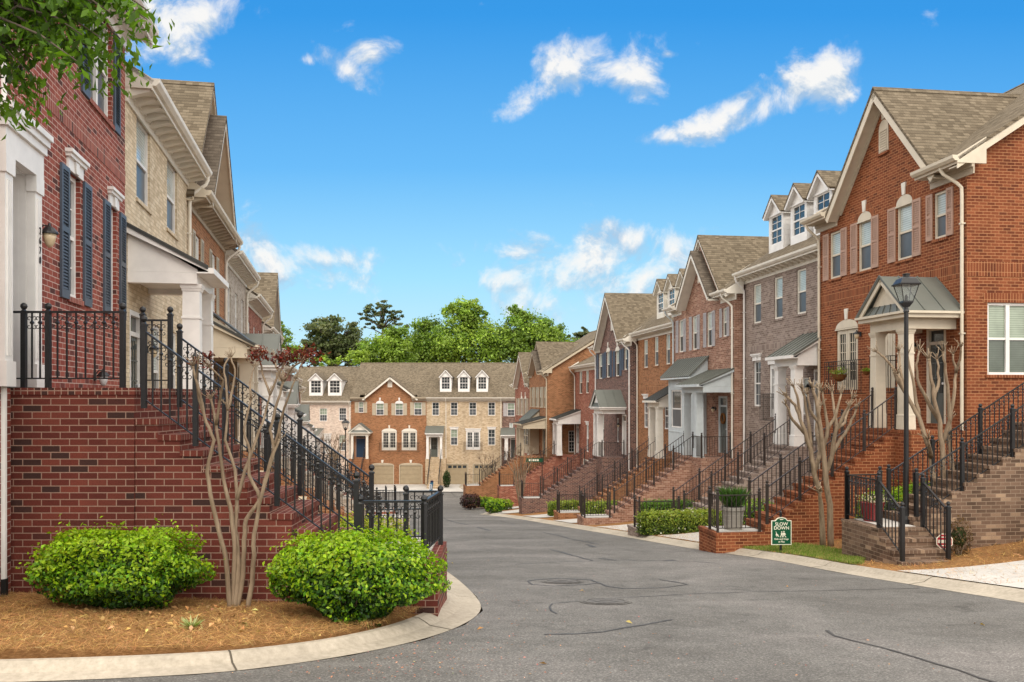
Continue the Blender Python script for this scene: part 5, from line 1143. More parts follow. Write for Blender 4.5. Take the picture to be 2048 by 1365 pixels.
def sr(y, lab, dx=0.0):
    pts = [Vector((r0+dx-.10, y, LT-rise*.2))]+[Vector((r0+dx+t*2.47, y, LT-.235-t*2.47*.735)) for t in (.0, .24, .62, .99)]
    railing(lab, pts[1:], IRON, True, H=.88, name='stair_railing', group='black scrolled railings of the nearest left steps', a=.027, gap=.105)
sr(yn, 'black scrolled iron stair railing on the near side of the nearest left steps'); sr(yf, 'black scrolled iron stair railing on the far side of the nearest left steps')
railing('black scrolled iron short fence beside the upper far post of the nearest left landing', [Vector((nx(262), yf, LT)), Vector((nx(262)-.35, yf, LT))], IRON, True, H=.86, name='landing_fence', group='black scrolled railings of the nearest left steps', a=.027)
xq = nx(719)
railing('black scrolled iron fence round the foot landing beside the right-hand round bush', [Vector((xq, yn, PZ)), Vector((nx(847), yn, PZ)), Vector((nx(847)+.1, yf, PZ)), Vector((nx(770)+.1, yf, PZ))], IRON, True, H=.67, name='landing_fence', group='black scrolled railings of the nearest left steps', a=.027, gap=.105, phmax=0)
# ================================================================ nearest right steps, turned towards the street
a_ = Vector((.992, .127, 0)); b_ = Vector((-.127, .992, 0)); O0 = gpt(1804, 1146); O0.z = g(O0.y)
root = empty('brick_steps', O0, math.atan2(a_.y, a_.x), 'tan brown brick steps in the right foreground turning at a low landing', 'steps', 'brick front steps'); m = MB(); r_, t_ = .168, .275; wF = 1.06
zb = .02
for k in range(4): m.box(0, wF, k*t_, (k+1)*t_ if k < 3 else 3*t_+1.40, -.7, zb+(k+1)*r_); m.box(-.012, wF+.012, k*t_-.02, k*t_+.2, zb+(k+1)*r_-.06, zb+(k+1)*r_+.005, 1)
zL = zb+4*r_; yA, yB = 3*t_+.25, 3*t_+1.38
m.box(-.012, .2, 3*t_-.02, 3*t_+1.41, zL-.06, zL+.004, 1)
n = 15; prof = [(wF+.001, -.9), (wF+.001, zL+.001)]
prof = [(wF+.001, -.9)]
x = wF-.16
for k in range(n): prof += [(x+k*t_, zL+k*r_), (x+k*t_, zL+(k+1)*r_)]
prof += [(x+n*t_+1.5, zL+n*r_), (x+n*t_+1.5, -.9)]
prof[0] = (x, -.9)
m.prism([(p[0], yA, p[1]) for p in prof], (0, yB-yA, 0))
for k in range(n): m.box(x+k*t_-.02, x+k*t_+.19, yA-.01, yB+.01, zL+(k+1)*r_-.06, zL+(k+1)*r_+.005, 1)
m.build('brickwork', list(B['tan']), root); MB().box(.22, wF-.18, 3*t_+.15, 3*t_+1.3, zL+.003, zL+.013).build('landing_slab', CONC2, root)
def rp(u, v, z): return O0+a_*u+b_*v+Vector((0, 0, z))
gk = 'charcoal iron railings of the nearest right steps'
railing('charcoal iron railing on the left of the short front flight, right foreground', [rp(.07, .10, zb+r_), rp(.07, 3*t_+.08, zL), rp(.07, 3*t_+1.32, zL)], IRON, True, H=.92, gap=.11, group=gk, a=.034)
railing('charcoal iron railing on the right of the short front flight, right foreground', [rp(wF-.07, .10, zb+r_), rp(wF-.07, 3*t_+.08, zL-.04)], IRON, True, H=.92, gap=.11, group=gk, a=.034)
for v, sd in ((yA+.07, 'near'), (yB-.07, 'far')):
    railing('charcoal iron railing on the %s side of the long flight in the right foreground' % sd, [rp(x+.1+k*t_, v, zL+(k+.35)*r_) for k in (0, 3.6, 7.6, 12, 15)], IRON, True, H=.9, gap=.115, group=gk, a=.034)
railing('charcoal iron fence behind the red pot on the nearest right landing', [rp(.07, 3*t_+1.32, zL), rp(wF-.25, 3*t_+1.32, zL)], IRON, True, H=.92, gap=.11, group=gk, a=.034, name='landing_fence')
# ================================================================ lamps
def lamp(base, top, sc, label):
    root = empty('street_lamp', base, 0, label, 'street lamp', 'black lantern street lamps'); h = top-base.z; m = MB()
    m.lathe([(.11, 0), (.11, .12), (.085, .2), (.075, .75), (.055, .82), (.05, .9), (.042, h-.95*sc), (.06, h-.93*sc), (.045, h-.88*sc), (.04, h-.82*sc)], (0, 0, 0), 14); m.build('pole', IRON, root, smooth=False)
    z = h-.82*sc; m = MB(); q = sc
    m.frustum(0, 0, z, z+.1*q, .055*q, .115*q).frustum(0, 0, z+.1*q, z+.14*q, .12*q, .12*q); top_ = z+.52*q
    for sx in (-1, 1):
        for sy in (-1, 1): m.tube([(sx*.112*q, sy*.112*q, z+.13*q), (sx*.21*q, sy*.21*q, top_)], .011*q, 4)
    m.frustum(0, 0, top_-.005, top_+.03*q, .245*q, .25*q).frustum(0, 0, top_+.03*q, top_+.15*q, .235*q, .17*q).frustum(0, 0, top_+.15*q, top_+.19*q, .17*q, .11*q).lathe([(.075*q, 0), (.075*q, .06*q), (.09*q, .065*q), (.09*q, .085*q), (.03*q, .1*q)], (0, 0, top_+.19*q), 12)
    o = m.build('lantern', IRON, root); gm = MB(); gm.frustum(0, 0, z+.14*q, top_-.01, .10*q, .2*q); gm.build('lamp_glass', LAMPG, o); m = MB(); m.lathe([(.03, 0), (.035, .1), (.012, .14)], (0, 0, z+.13*q), 8); m.build('lamp_socket', IRON, o); return root
def clearglass():
    m, t, out = newmat('clear_lantern_glass'); tr = t.add('ShaderNodeBsdfTransparent', i_0=(.86, .88, .88, 1)); df = t.add('ShaderNodeBsdfDiffuse', i_0=(.6, .62, .62, 1))
    mx = t.add('ShaderNodeMixShader', i_0=.14, i_1=tr.outputs[0], i_2=df.outputs[0]); t.put(out, 0, mx.outputs[0]); return m
LAMPG = clearglass()
zl = 17.6; lp = Vector(((1812.5-CX)/FP*zl, zl, 0)); lp.z = yard(lp.x, lp.y)
lamp(lp, (HY-546)/FP*zl, .84, 'tall black street lamp with a four-sided lantern in front of the nearest right house')
zl = 62; lp = Vector(((691-CX)/FP*zl, zl, 0)); lp.z = g(zl)+.15; lamp(lp, (HY-838)/FP*zl, 1.0, 'distant black street lamp in front of the pale pink end house')
# ================================================================ signs
def text(body, size, mat, parent, loc, ext=.002, ls=1.0, align='CENTER', rx=90, name='lettering'):
    c = bpy.data.curves.new(name, 'FONT'); c.body = body; c.size = size; c.space_line = ls; c.extrude = ext; c.align_x = align; c.materials.append(mat); c.offset = size*.012
    return textmesh(name, c, parent, loc, rx)
zs = 19.8; sp = at(1562.5, 1098, zs); sb = Vector((sp.x, zs, yard(sp.x, zs)+.02)); s_ = FP/zs
root = empty('road_sign', sb, R(3), 'green and cream SLOW DOWN sign on a post in the grass', 'sign'); zt0 = (HY-1090)/s_-sb.z; zt1 = (HY-1035)/s_-sb.z; hw = 20.5/s_
def sgn(hw, z0, z1, y, th, name, mat):
    w2 = hw*.56; pts = [(-hw, y, z0), (hw, y, z0), (hw, y, z1-.075)]; n = 8
    pts += [(hw*.98, y, z1-.07), (w2+.02, y, z1-.07)]+[(w2*math.cos(math.pi*k/n), y, z1-.06+.06*math.sin(math.pi*k/n)) for k in range(n+1)]+[(-w2-.02, y, z1-.07), (-hw*.98, y, z1-.07), (-hw, y, z1-.075)]
    mm = MB(); mm.prism(pts, (0, th, 0)); return mm.build(name, mat, root)
MB().lathe([(.028, -.1), (.028, zt1+.05), (.034, zt1+.05), (.034, zt1+.08), (.02, zt1+.085), (.032, zt1+.11), (.015, zt1+.14)], (0, .035, 0), 10).build('post', IRON, root)
board = sgn(hw, zt0, zt1, -.012, .016, 'board', SIGNW); sgn(hw-.018, zt0+.018, zt1-.016, -.0165, .004, 'green_face', SIGNG)
text('SLOW', .105, SIGNW, root, (0, -.018, zt1-.185)); text('DOWN', .105, SIGNW, root, (0, -.018, zt1-.275)); text('Kids and Dogs', .056, SIGNW, root, (0, -.018, zt0+.115)); text('at Play', .056, SIGNW, root, (0, -.018, zt0+.055))
def flat(pts, name):
    mm = MB()
    for q in pts: mm.prism([(x, -.0185, z) for (x, z) in q], (0, .003, 0))
    mm.build(name, SIGNW, root)
zc = zt0+.235
flat([[(-.135,zc-.02),(-.12,zc+.05),(-.10,zc+.015),(-.07,zc-.01),(-.075,zc-.035),(-.11,zc-.02)],[(-.125,zc+.04),(-.135,zc+.075),(-.115,zc+.055)],[(-.085,zc-.02),(-.055,zc-.045),(-.06,zc-.055),(-.09,zc-.035)],[(-.12,zc-.01),(-.115,zc-.05),(-.105,zc-.05),(-.105,zc-.01)]], 'dog_figure')
for dx, sc in ((.005, 1), (.055, 1.1)):
    flat([[(dx-.018*sc, zc+.06*sc), (dx, zc+.075*sc), (dx+.018*sc, zc+.06*sc), (dx, zc+.038*sc)], [(dx-.02*sc, zc+.035*sc), (dx+.022*sc, zc+.035*sc), (dx+.018*sc, zc-.015*sc), (dx-.018*sc, zc-.015*sc)], [(dx-.018*sc, zc-.012*sc), (dx-.0*sc, zc-.012*sc), (dx-.03*sc, zc-.06*sc), (dx-.042*sc, zc-.055*sc)], [(dx, zc-.012*sc), (dx+.018*sc, zc-.012*sc), (dx+.05*sc, zc-.055*sc), (dx+.038*sc, zc-.062*sc)], [(dx+.02*sc, zc+.03*sc), (dx+.045*sc, zc-.0*sc), (dx+.036*sc, zc-.008*sc), (dx+.012*sc, zc+.012*sc)]], 'child_figure')
flat([[(-.02+.012*math.cos(k), zc-.055+.012*math.sin(k)) for k in (0, 1.05, 2.1, 3.14, 4.2, 5.2)]], 'ball_figure')
flat([[(-.045, zt1-.040), (.045, zt1-.040), (.03, zt1-.056), (-.03, zt1-.056)]], 'crest')
# octagonal security sign by the right steps
p0 = O0+a_*(wF+.02)+b_*.35; root = empty('security_sign', (p0.x, p0.y, O0.z), math.atan2(a_.y, a_.x)-.25, 'small red and white octagonal sign leaning by the right foreground steps', 'sign'); m = MB(); oc = lambda r, y: [(r*math.cos(R(22.5+45*k)), y, .5+r*math.sin(R(22.5+45*k))) for k in range(8)]
m.prism(oc(.16, 0), (0, .008, 0)); m.build('plate', SIGNW, root); m = MB(); m.prism(oc(.142, -.003), (0, .004, 0)); m.build('red_face', SIGNR, root)
m = MB(); m.box(-.12, .12, -.006, .0, .47, .53).box(-.09, .09, -.006, .0, .575, .592).box(-.09, .09, -.006, .0, .412, .43); m.build('white_bands', SIGNW, root); MB().tube([(0, .014, -.1), (0, .014, .5)], .01, 6).build('stake', CHROME, root)
# green street-name sign far down the right side
zs = 63; p = at(1069, 921, zs); root = empty('street_name_sign', (p.x+.55, zs, g(zs)+.1), 0, 'small green street-name sign above the far right steps', 'sign'); hh = p.z-(g(zs)+.1)
MB().tube([(0, 0, -.2), (0, 0, hh+.25)], .035, 8).build('post', IRON2, root); MB().box(-1.15, .06, -.03, .0, hh-.13, hh+.14).build('board', SIGNG, root)
m = MB(); xx = -.95
for wd in (.11, .09, .12, .10, .12): m.box(xx, xx+wd, -.034, -.029, hh-.06, hh+.08); xx += wd+.04
m.build('lettering', SIGNW, root)
# ================================================================ plants
def nrm(v): return v/np.maximum(np.linalg.norm(v, axis=-1, keepdims=True), 1e-9)
LIME, MID, OLD_SHADE = (.26, .40, .012), (.105, .23, .010), (.022, .066, .009)  # darkest tone: old leaf plus the shade of inner gaps
def shell_leaves(N, rad, power=2.6, lump=.10, seed=0, thick=.16, zmin=-1):
    """points in the outer layer of a rounded box, with lumps and hollows"""
    rg = np.random.default_rng(seed); d = nrm(rg.normal(size=(N, 3))); d[:, 2] = np.where(d[:, 2] < zmin, -d[:, 2], d[:, 2])
    k = np.sum(np.abs(d)**power, axis=1)**(-1/power); ph = rg.uniform(0, 6.28, (14, 1)); fr = rg.normal(0, 5.5, (14, 3)); lum = np.mean(np.sin(fr@d.T+ph), axis=0)*2.4
    t = 1-rg.random(N)**1.6*thick*2.2; r = k*(1+lump*lum)*t
    return d*r[:, None]*np.array(rad), d/np.array(rad), lum, t
def box_leaves(N, rad, lump, seed, thick):
    rg = np.random.default_rng(seed); a, b, c = rad; ar = np.array([a*c*2, b*c*2, a*b]); k = rg.choice(3, N, p=ar/ar.sum()); p = rg.uniform(-1, 1, (N, 3)); sg = np.where(rg.random(N) < .5, -1, 1); n = np.zeros((N, 3))
    for q, ax in ((0, 1), (1, 0), (2, 2)):
        s_ = k == q; p[s_, ax] = sg[s_] if ax != 2 else 1; n[s_, ax] = sg[s_] if ax != 2 else 1
    ph = rg.uniform(0, 6.28, (10, 1)); fr = rg.normal(0, 3.5, (10, 3)); P = p*np.array(rad); lum = np.mean(np.sin(fr@P.T+ph), axis=0)*2.2
    e = np.clip((np.abs(p)-.8)/.2, 0, 1); rnd = 1-.10*(e[:, 0]*e[:, 2]+e[:, 1]*e[:, 2]+e[:, 0]*e[:, 1]); t = 1-rg.random(N)**1.6*thick
    return P*(rnd*t*(1+lump*.6*lum))[:, None], n/np.array(rad), lum, t
def bush(label, c, rad, N, size, seed, cols=(LIME, MID, OLD_SHADE), power=2.7, group=None, name='shrub', cat='bush', lump=.10, stems=True, topbias=.5, thick=.16, rz=0, asp=.55, flowers=0):
    root = empty(name, c, rz, label, cat, group); p, n, lum, t = shell_leaves(N, rad, power, lump, seed, thick) if power < 5 else box_leaves(N, rad, lump, seed, thick); rg = np.random.default_rng(seed+1)
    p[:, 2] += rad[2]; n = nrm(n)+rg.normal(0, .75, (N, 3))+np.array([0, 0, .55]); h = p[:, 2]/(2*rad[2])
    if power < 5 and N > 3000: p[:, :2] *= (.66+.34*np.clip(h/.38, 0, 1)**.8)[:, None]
    new = np.clip((h-.35)*topbias*1.6+.20*lum+(t-.8)*1.3+rg.normal(0, .22, N), 0, 1); col = np.where((new > .52)[:, None], cols[0], np.where((new > .12)[:, None], cols[1], cols[2]))*np.exp(rg.normal(0, .22, (N, 1)))*(1+rg.normal(0, .08, (N, 3)))  # pale new growth on top; shade of hollows and inside put into the colour
    # short shoots stick out of the outline
    k = int(N*.08); idx = rg.choice(N, k); p2 = p[idx]*(1+rg.uniform(.01, .09, (k, 1))+(rg.random((k, 1)) < .12)*rg.uniform(.03, .10, (k, 1)))*np.array([1, 1, 1])+np.array([0, 0, .02]); p = np.vstack([p, p2]); n = np.vstack([n, n[idx]]); col = np.vstack([col, np.tile(cols[0], (k, 1))*np.exp(rg.normal(0, .2, (k, 1)))])
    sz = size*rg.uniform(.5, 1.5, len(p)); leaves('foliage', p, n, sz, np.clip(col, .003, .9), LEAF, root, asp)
    m = MB()
    if stems:
        for k in range(9):
            a = k*.7+seed; e = Vector((math.cos(a)*rad[0]*.62, math.sin(a)*rad[1]*.62, rad[2]*random.uniform(.8, 1.5))); m.tube([(random.gauss(0, .05), random.gauss(0, .05), -.12), (e.x*.35, e.y*.35, e.z*.4), tuple(e)], .016, 5, r1=.006)
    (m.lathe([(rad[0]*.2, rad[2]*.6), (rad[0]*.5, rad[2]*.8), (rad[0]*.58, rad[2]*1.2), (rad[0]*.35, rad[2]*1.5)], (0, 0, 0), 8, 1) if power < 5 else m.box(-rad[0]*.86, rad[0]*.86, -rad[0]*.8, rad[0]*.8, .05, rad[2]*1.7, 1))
    m.v = [(x, y*(rad[1]/rad[0]) if True else y, z) for (x, y, z) in m.v]; m.build('stems', [BARK, HEART], root)
    if flowers:
        i2 = rg.choice(len(p), flowers); leaves('blossom', p[i2]*1.02, n[i2], np.full(flowers, size*1.0), np.tile((.78, .76, .62), (flowers, 1)), LEAF, root, .9)
    return root
HEART = paint('core_shade', (.03, .04, .014), .9, .1, .4, 12)  # solid dark core of shrubs and hedges, inner shade put into its colour
zb = 9.25; bp = at(237, 1208, zb); bush('left-hand round bright green shrub on pine straw against the dark red brick base', (bp.x, zb, bedz(bp.x, zb)-.02), (.84, .52, .44), 17500, .044, 3, lump=.24, topbias=.75, power=2.3, group='round green shrubs on the corner bed')
zb = 9.2; bp = at(706, 1210, zb); bush('right-hand round bright green shrub on pine straw beside the kerb', (bp.x, zb, bedz(bp.x, zb)+.02), (.86, .55, .45), 19000, .044, 5, lump=.22, topbias=.75, group='round green shrubs on the corner bed', power=2.35)
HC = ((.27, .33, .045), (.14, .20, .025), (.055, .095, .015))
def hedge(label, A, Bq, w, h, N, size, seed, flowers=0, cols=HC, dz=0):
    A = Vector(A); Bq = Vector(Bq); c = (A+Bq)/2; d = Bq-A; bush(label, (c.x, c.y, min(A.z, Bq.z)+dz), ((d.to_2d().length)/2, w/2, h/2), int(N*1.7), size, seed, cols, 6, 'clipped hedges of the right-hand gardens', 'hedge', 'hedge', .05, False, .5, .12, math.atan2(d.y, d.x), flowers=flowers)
def yp(px, py, Z): p = at(px, py, Z); return Vector((p.x, p.y, yard(p.x, p.y)))
hedge('flowering clipped hedge with white blossom between the pinkish house steps and the planter landing', yp(1276, 1062, 28.0), yp(1440, 1036, 28.5), .75, .74, 5200, .07, 21, 90)
hedge('dark clipped hedge inside the iron fence at the foot of the pinkish house steps', yp(1288, 1030, 32.0), yp(1392, 1012, 32.4), 1.3, .95, 3600, .08, 22, 0, ((.10, .19, .02), (.045, .10, .012), (.02, .05, .01)))
hedge('low clipped hedge with a few white flowers before the plum house steps', yp(1098, 1030, 47.5), yp(1160, 1018, 48), .8, .8, 2600, .09, 23, 22)
hedge('low clipped hedge behind the iron fence of the orange house steps', yp(1165, 1022, 42.2), yp(1245, 1008, 42.6), .8, .8, 2600, .09, 24, 16)
bush('round green shrub at the foot of the set-back red house steps', tuple(yp(988, 1020, 57)), (.6, .6, .45), 1500, .10, 31, group='small round shrubs far down the street'); bush('low light green shrub on the far right straw bank', tuple(yp(1000, 1002, 62)), (.9, .7, .4), 1500, .11, 32, group='small round shrubs far down the street')
bush('low green hedge behind the far right iron fence', tuple(yp(970, 995, 68)), (.9, .6, .4), 1200, .12, 34, group='small round shrubs far down the street')
bush('dark purple leaved shrub on the far right kerb corner', tuple(yp(941, 1006, 66)), (.75, .6, .55), 1700, .11, 33, ((.07, .028, .03), (.045, .018, .02), (.025, .015, .015)), group='small round shrubs far down the street')
bush('narrow dark green conifer beside the cream end house garage', (ex(895)+.15, YE-3.2, g(93)+.1), (.42, .42, .9), 1200, .12, 35, ((.045, .085, .02), (.03, .06, .015), (.02, .04, .01)), 2, None, 'conifer_shrub')
bush('bright green shrub inside the near right landing fence, behind the red pot', tuple(yp(1790, 1010, 19.0)), (.85, .5, .66), 5200, .055, 36, group='green shrubs beside the right-hand steps'); bush('green shrub along the wall beyond the nearest right landing', tuple(yp(1850, 1005, 19.6)), (.8, .45, .66), 4200, .055, 37, group='green shrubs beside the right-hand steps')
bush('bright green shrub behind the grey planter at the red-orange house steps', tuple(yp(1505, 1030, 25.5)), (.9, .5, .5), 3000, .07, 38, ((.24, .36, .02), (.10, .2, .012), (.04, .09, .01)), group='green shrubs beside the right-hand steps')
bush('yellow green shrub behind the nearest left stair railing', (nx(640)*1.35, 13.4, -2.75), (1.1, .8, .45), 3600, .06, 39, ((.32, .36, .02), (.15, .22, .012), (.05, .1, .01)), group='yellow green shrubs behind the left railings'); bush('pale yellow green shrub seen between the left rails and the road', (at(735, 1000, 16.5).x, 16.5, -3.1), (.8, .6, .42), 2400, .07, 40, ((.34, .36, .03), (.16, .22, .012), (.05, .1, .01)), group='yellow green shrubs behind the left railings')
bush('withered brown shrub with one green shoot beside the tan brick steps', tuple(O0+a_*(wF+.45)+b_*.55+Vector((0, 0, .1))), (.26, .2, .42), 900, .04, 41, ((.16, .09, .03), (.10, .06, .025), (.07, .04, .02)), 2, None, 'withered_shrub')
for k, (px, py) in enumerate(((383, 1240),)):
    c = gpt(px, py); z0 = bedz(at(px, py, 8.35).x, 8.35); c = Vector((at(px, py, 8.35).x, 8.35, z0)); root = empty('grass_tuft', c, 0, 'small variegated grass tuft on the pine straw', 'plant'); N = 90; rg = np.random.default_rng(5); an = rg.uniform(0, 6.28, N); d = np.stack([np.cos(an), np.sin(an), rg.uniform(.3, 1.4, N)], 1); d = nrm(d); L = rg.uniform(.09, .17, N)
    leaves('blades', d*L[:, None]*.5, np.cross(d, nrm(rg.normal(size=(N, 3)))), L, np.where(rg.random((N, 1)) < .5, (.45, .47, .22), (.16, .26, .05)), LEAF, root, .09, 0, d)
# ---- crape myrtles: smooth pale trunks pruned back to knuckles
def limb(m, pts, r0, r1, n=7):
    k = len(pts); m.tube(pts, r0, n, rad=[r0+(r1-r0)*i/(k-1) for i in range(k)])
def myrtle(label, Z, stems, r0, seed, red=(), twigs=True, zs=.28, base_z=None, tips=(.55, .44, .30), twl=.16):
    """stems: lists of picture points resolved at the tree's own distance, each stem leaning its own way in depth"""
    rg = random.Random(seed); B_ = at(stems[0][0][0], stems[0][0][1], Z); B_ = Vector((B_.x, Z, base_z if base_z is not None else B_.z)); root = empty('crape_myrtle', B_, 0, label, 'tree', 'pruned crape myrtles'); m = MB(); tw = m; ends = []; s_ = FP/Z
    for st in stems:
        dyy = rg.uniform(-zs, zs); P = []; L0 = st[0][1]
        for i, (px, py) in enumerate(st):
            t = i/(len(st)-1); p = at(px, py, Z+dyy*t*1.4+(.02*rg.uniform(-1, 1))); P.append(p-B_)
        if (st[0][0]-stems[0][0][0])**2+(st[0][1]-stems[0][0][1])**2 < 2500 and abs(st[0][1]-stems[0][0][1]) < 30: P[0].z = min(P[0].z, -.12)
        Q = [P[0]]
        for a2, b2 in zip(P, P[1:]):
            for f in (.34, .67): Q.append(a2.lerp(b2, f)+Vector((rg.gauss(0, .35), rg.gauss(0, .35), 0))*(1.6/s_)*1.5)
            Q.append(b2)
        rr = r0*(st[-1][2] if len(st[-1]) > 2 else 1) if False else r0; frac = (stems[0][0][1]-L0)/max(1, stems[0][0][1]-min(q[1] for s2 in stems for q in s2)); ra = r0*(1-.62*frac); rb = max(r0*.28, ra*.42); limb(m, Q, ra, rb)
        
        ends.append((Q[-1], (Q[-1]-Q[-3]).normalized(), rb))
    for (e, d, rb) in ends:
        m.lathe([(0, -rb*1.6), (rb*1.35, -rb*.5), (rb*1.25, rb*.6), (0, rb*1.3)], tuple(e), 8)
        if twigs:
            for k in range(8):
                v = (d+Vector((rg.gauss(0, .45), rg.gauss(0, .45), rg.gauss(.15, .25)))).normalized()*twl*rg.uniform(.5, 1.3); tw.tube([e, e+v*.5+Vector((rg.gauss(0, .012), 0, 0)), e+v], rb*.5, 5, r1=rb*.28)
                q = e+v; tw.lathe([(0, -.3*rb), (rb*.45, 0), (0, rb*.4)], tuple(q), 5, 1)
    o = m.build('trunk', [BARK, paint(label[:18]+' cut_ends', tips, .8)], root, smooth=True)
    if red:
        P, Nn = [], []
        for (px, py, rx, rz_, n_) in red:
            c = at(px, py, Z+rg.uniform(-.15, .15))-B_
            q = RNG.normal(0, 1, (n_, 3))*np.array([rx, rx, rz_])/s_*.55+np.array(c); P.append(q)
        P = np.vstack(P); leaves('young_leaves', P, RNG.normal(size=P.shape), RNG.uniform(.03, .06, len(P)), vary((.13, .024, .012), len(P), .35, .2), LEAF, root, .45)
    return root
zt_ = 9.62; bz = bedz(at(470, 1200, zt_).x, zt_)
T = [[(462,1207),(452,1120),(442,1080),(425,1010),(414,945),(428,880),(412,845),(400,790),(386,735)], [(466,1207),(470,1100),(462,1020),(447,960),(440,905),(432,850),(422,800)], [(432,850),(440,800),(446,760),(420,735)], [(412,845),(398,800),(392,760),(396,725)],
     [(468,1206),(478,1130),(470,1060),(474,1000),(470,940),(450,880),(455,820)], [(455,820),(452,770),(448,735),(458,716)], [(455,820),(466,775),(470,740),(462,716)], [(474,1000),(490,940),(512,880),(530,830),(540,790)], [(540,790),(524,745),(518,715)], [(540,790),(556,750),(570,722)],
     [(470,1206),(486,1150),(488,1080),(492,1040),(520,1000),(535,950),(548,900),(540,860),(556,800),(566,765)], [(566,765),(585,735),(604,722)], [(566,765),(552,735),(548,712)], [(548,900),(560,850),(575,800),(590,760)], [(590,760),(600,735),(612,715)],
     [(494,1203),(506,1130),(508,1070),(518,1010),(530,960),(545,915),(558,880)], [(520,1000),(498,950),(500,905),(488,860),(502,800)], [(502,800),(500,765),(508,735)]]
myrtle('multi-stemmed bare crape myrtle with red sprouts in front of the dark red brick stairs', zt_, T, .030, 4, [(390,722,16,10,40),(420,712,12,9,40),(412,730,12,8,24),(508,712,14,12,60),(522,706,18,13,110),(566,720,18,14,110),(585,712,24,14,200),(612,710,24,16,240),(548,716,12,9,40)], zs=.35, base_z=bz, twl=.11)
zr = 20.6; T = [[(1646,1064),(1642,1010),(1640,985)], [(1640,985),(1628,945),(1622,900),(1612,870),(1600,838),(1590,810),(1575,795)], [(1600,838),(1596,800),(1588,775)], [(1622,900),(1618,850),(1610,800),(1604,780)], [(1662,1064),(1660,1010),(1652,960),(1646,900),(1640,850),(1632,800),(1626,778)], [(1646,900),(1655,860),(1650,820),(1645,785)], [(1640,850),(1620,820),(1616,790)], [(1612,870),(1585,840),(1572,810)], [(1646,900),(1638,850),(1636,810),(1640,780)], [(1672,860),(1690,845),(1698,815)], [(1628,945),(1640,900),(1632,860),(1640,815)], [(1648,960),(1664,910),(1672,860),(1690,825),(1704,800)], [(1672,860),(1668,820),(1664,785)], [(1664,910),(1680,880),(1700,850),(1712,820)], [(1655,860),(1672,830),(1682,790)]]
myrtle('pruned bare crape myrtle on pine straw before the nearest right house', zr, T, .078, 8, zs=.5, base_z=yard(at(1648, 1064, zr).x, zr), twl=.24)
zr = 18.6; T = [[(1872,1008),(1868,960),(1862,915),(1850,875),(1838,835),(1818,800),(1806,775),(1795,750)], [(1862,915),(1856,880)], [(1818,800),(1800,770),(1785,735),(1768,715),(1755,705)], [(1806,775),(1800,735),(1798,705)], [(1838,835),(1830,790),(1822,745),(1815,710)], [(1884,1008),(1886,950),(1884,890),(1880,845),(1868,800),(1862,760),(1858,720)], [(1880,845),(1856,805),(1838,770),(1832,730),(1838,705)], [(1884,890),(1900,840),(1896,790),(1890,740),(1886,705)], [(1900,840),(1908,790),(1912,745),(1906,710)], [(1912,745),(1920,720),(1922,695)], [(1868,800),(1878,760),(1874,720)], [(1890,1008),(1905,940),(1898,880),(1900,840)]]
myrtle('gnarled bare crape myrtle behind the street lamp', zr, T, .068, 9, zs=.5, base_z=yard(at(1880, 1008, zr).x, zr), twl=.22)
for (px, py, Z, h, nm, sd) in ((1040, 965, 60, 58, 'thin bare crape myrtle between the far right steps', 3), (978, 960, 72, 42, 'small bare crape myrtle before the cream end house garages', 6), (668, 925, 48, 42, 'row-like bare crape myrtle in front of the pale pink end house', 7)):
    rg = random.Random(sd); T = [[(px, py+18), (px, py)]]
    for k in range(9):
        dx = (k-4)*h*.11; T.append([(px, py), (px+dx*.5, py-h*.35), (px+dx*.9+rg.uniform(-2, 2), py-h*.7), (px+dx*1.1+rg.uniform(-3, 3), py-h*rg.uniform(.9, 1.05))])
    p = at(px, py+18, Z); myrtle(nm, Z, T, .05, sd, zs=.8, base_z=(yard(p.x, Z) if px > 900 else g(Z)+.2), twl=.5, red=() if sd != 7 else [(px+dx, py-h, 8, 4, 40) for dx in (-18, -8, 2, 12, 20)])
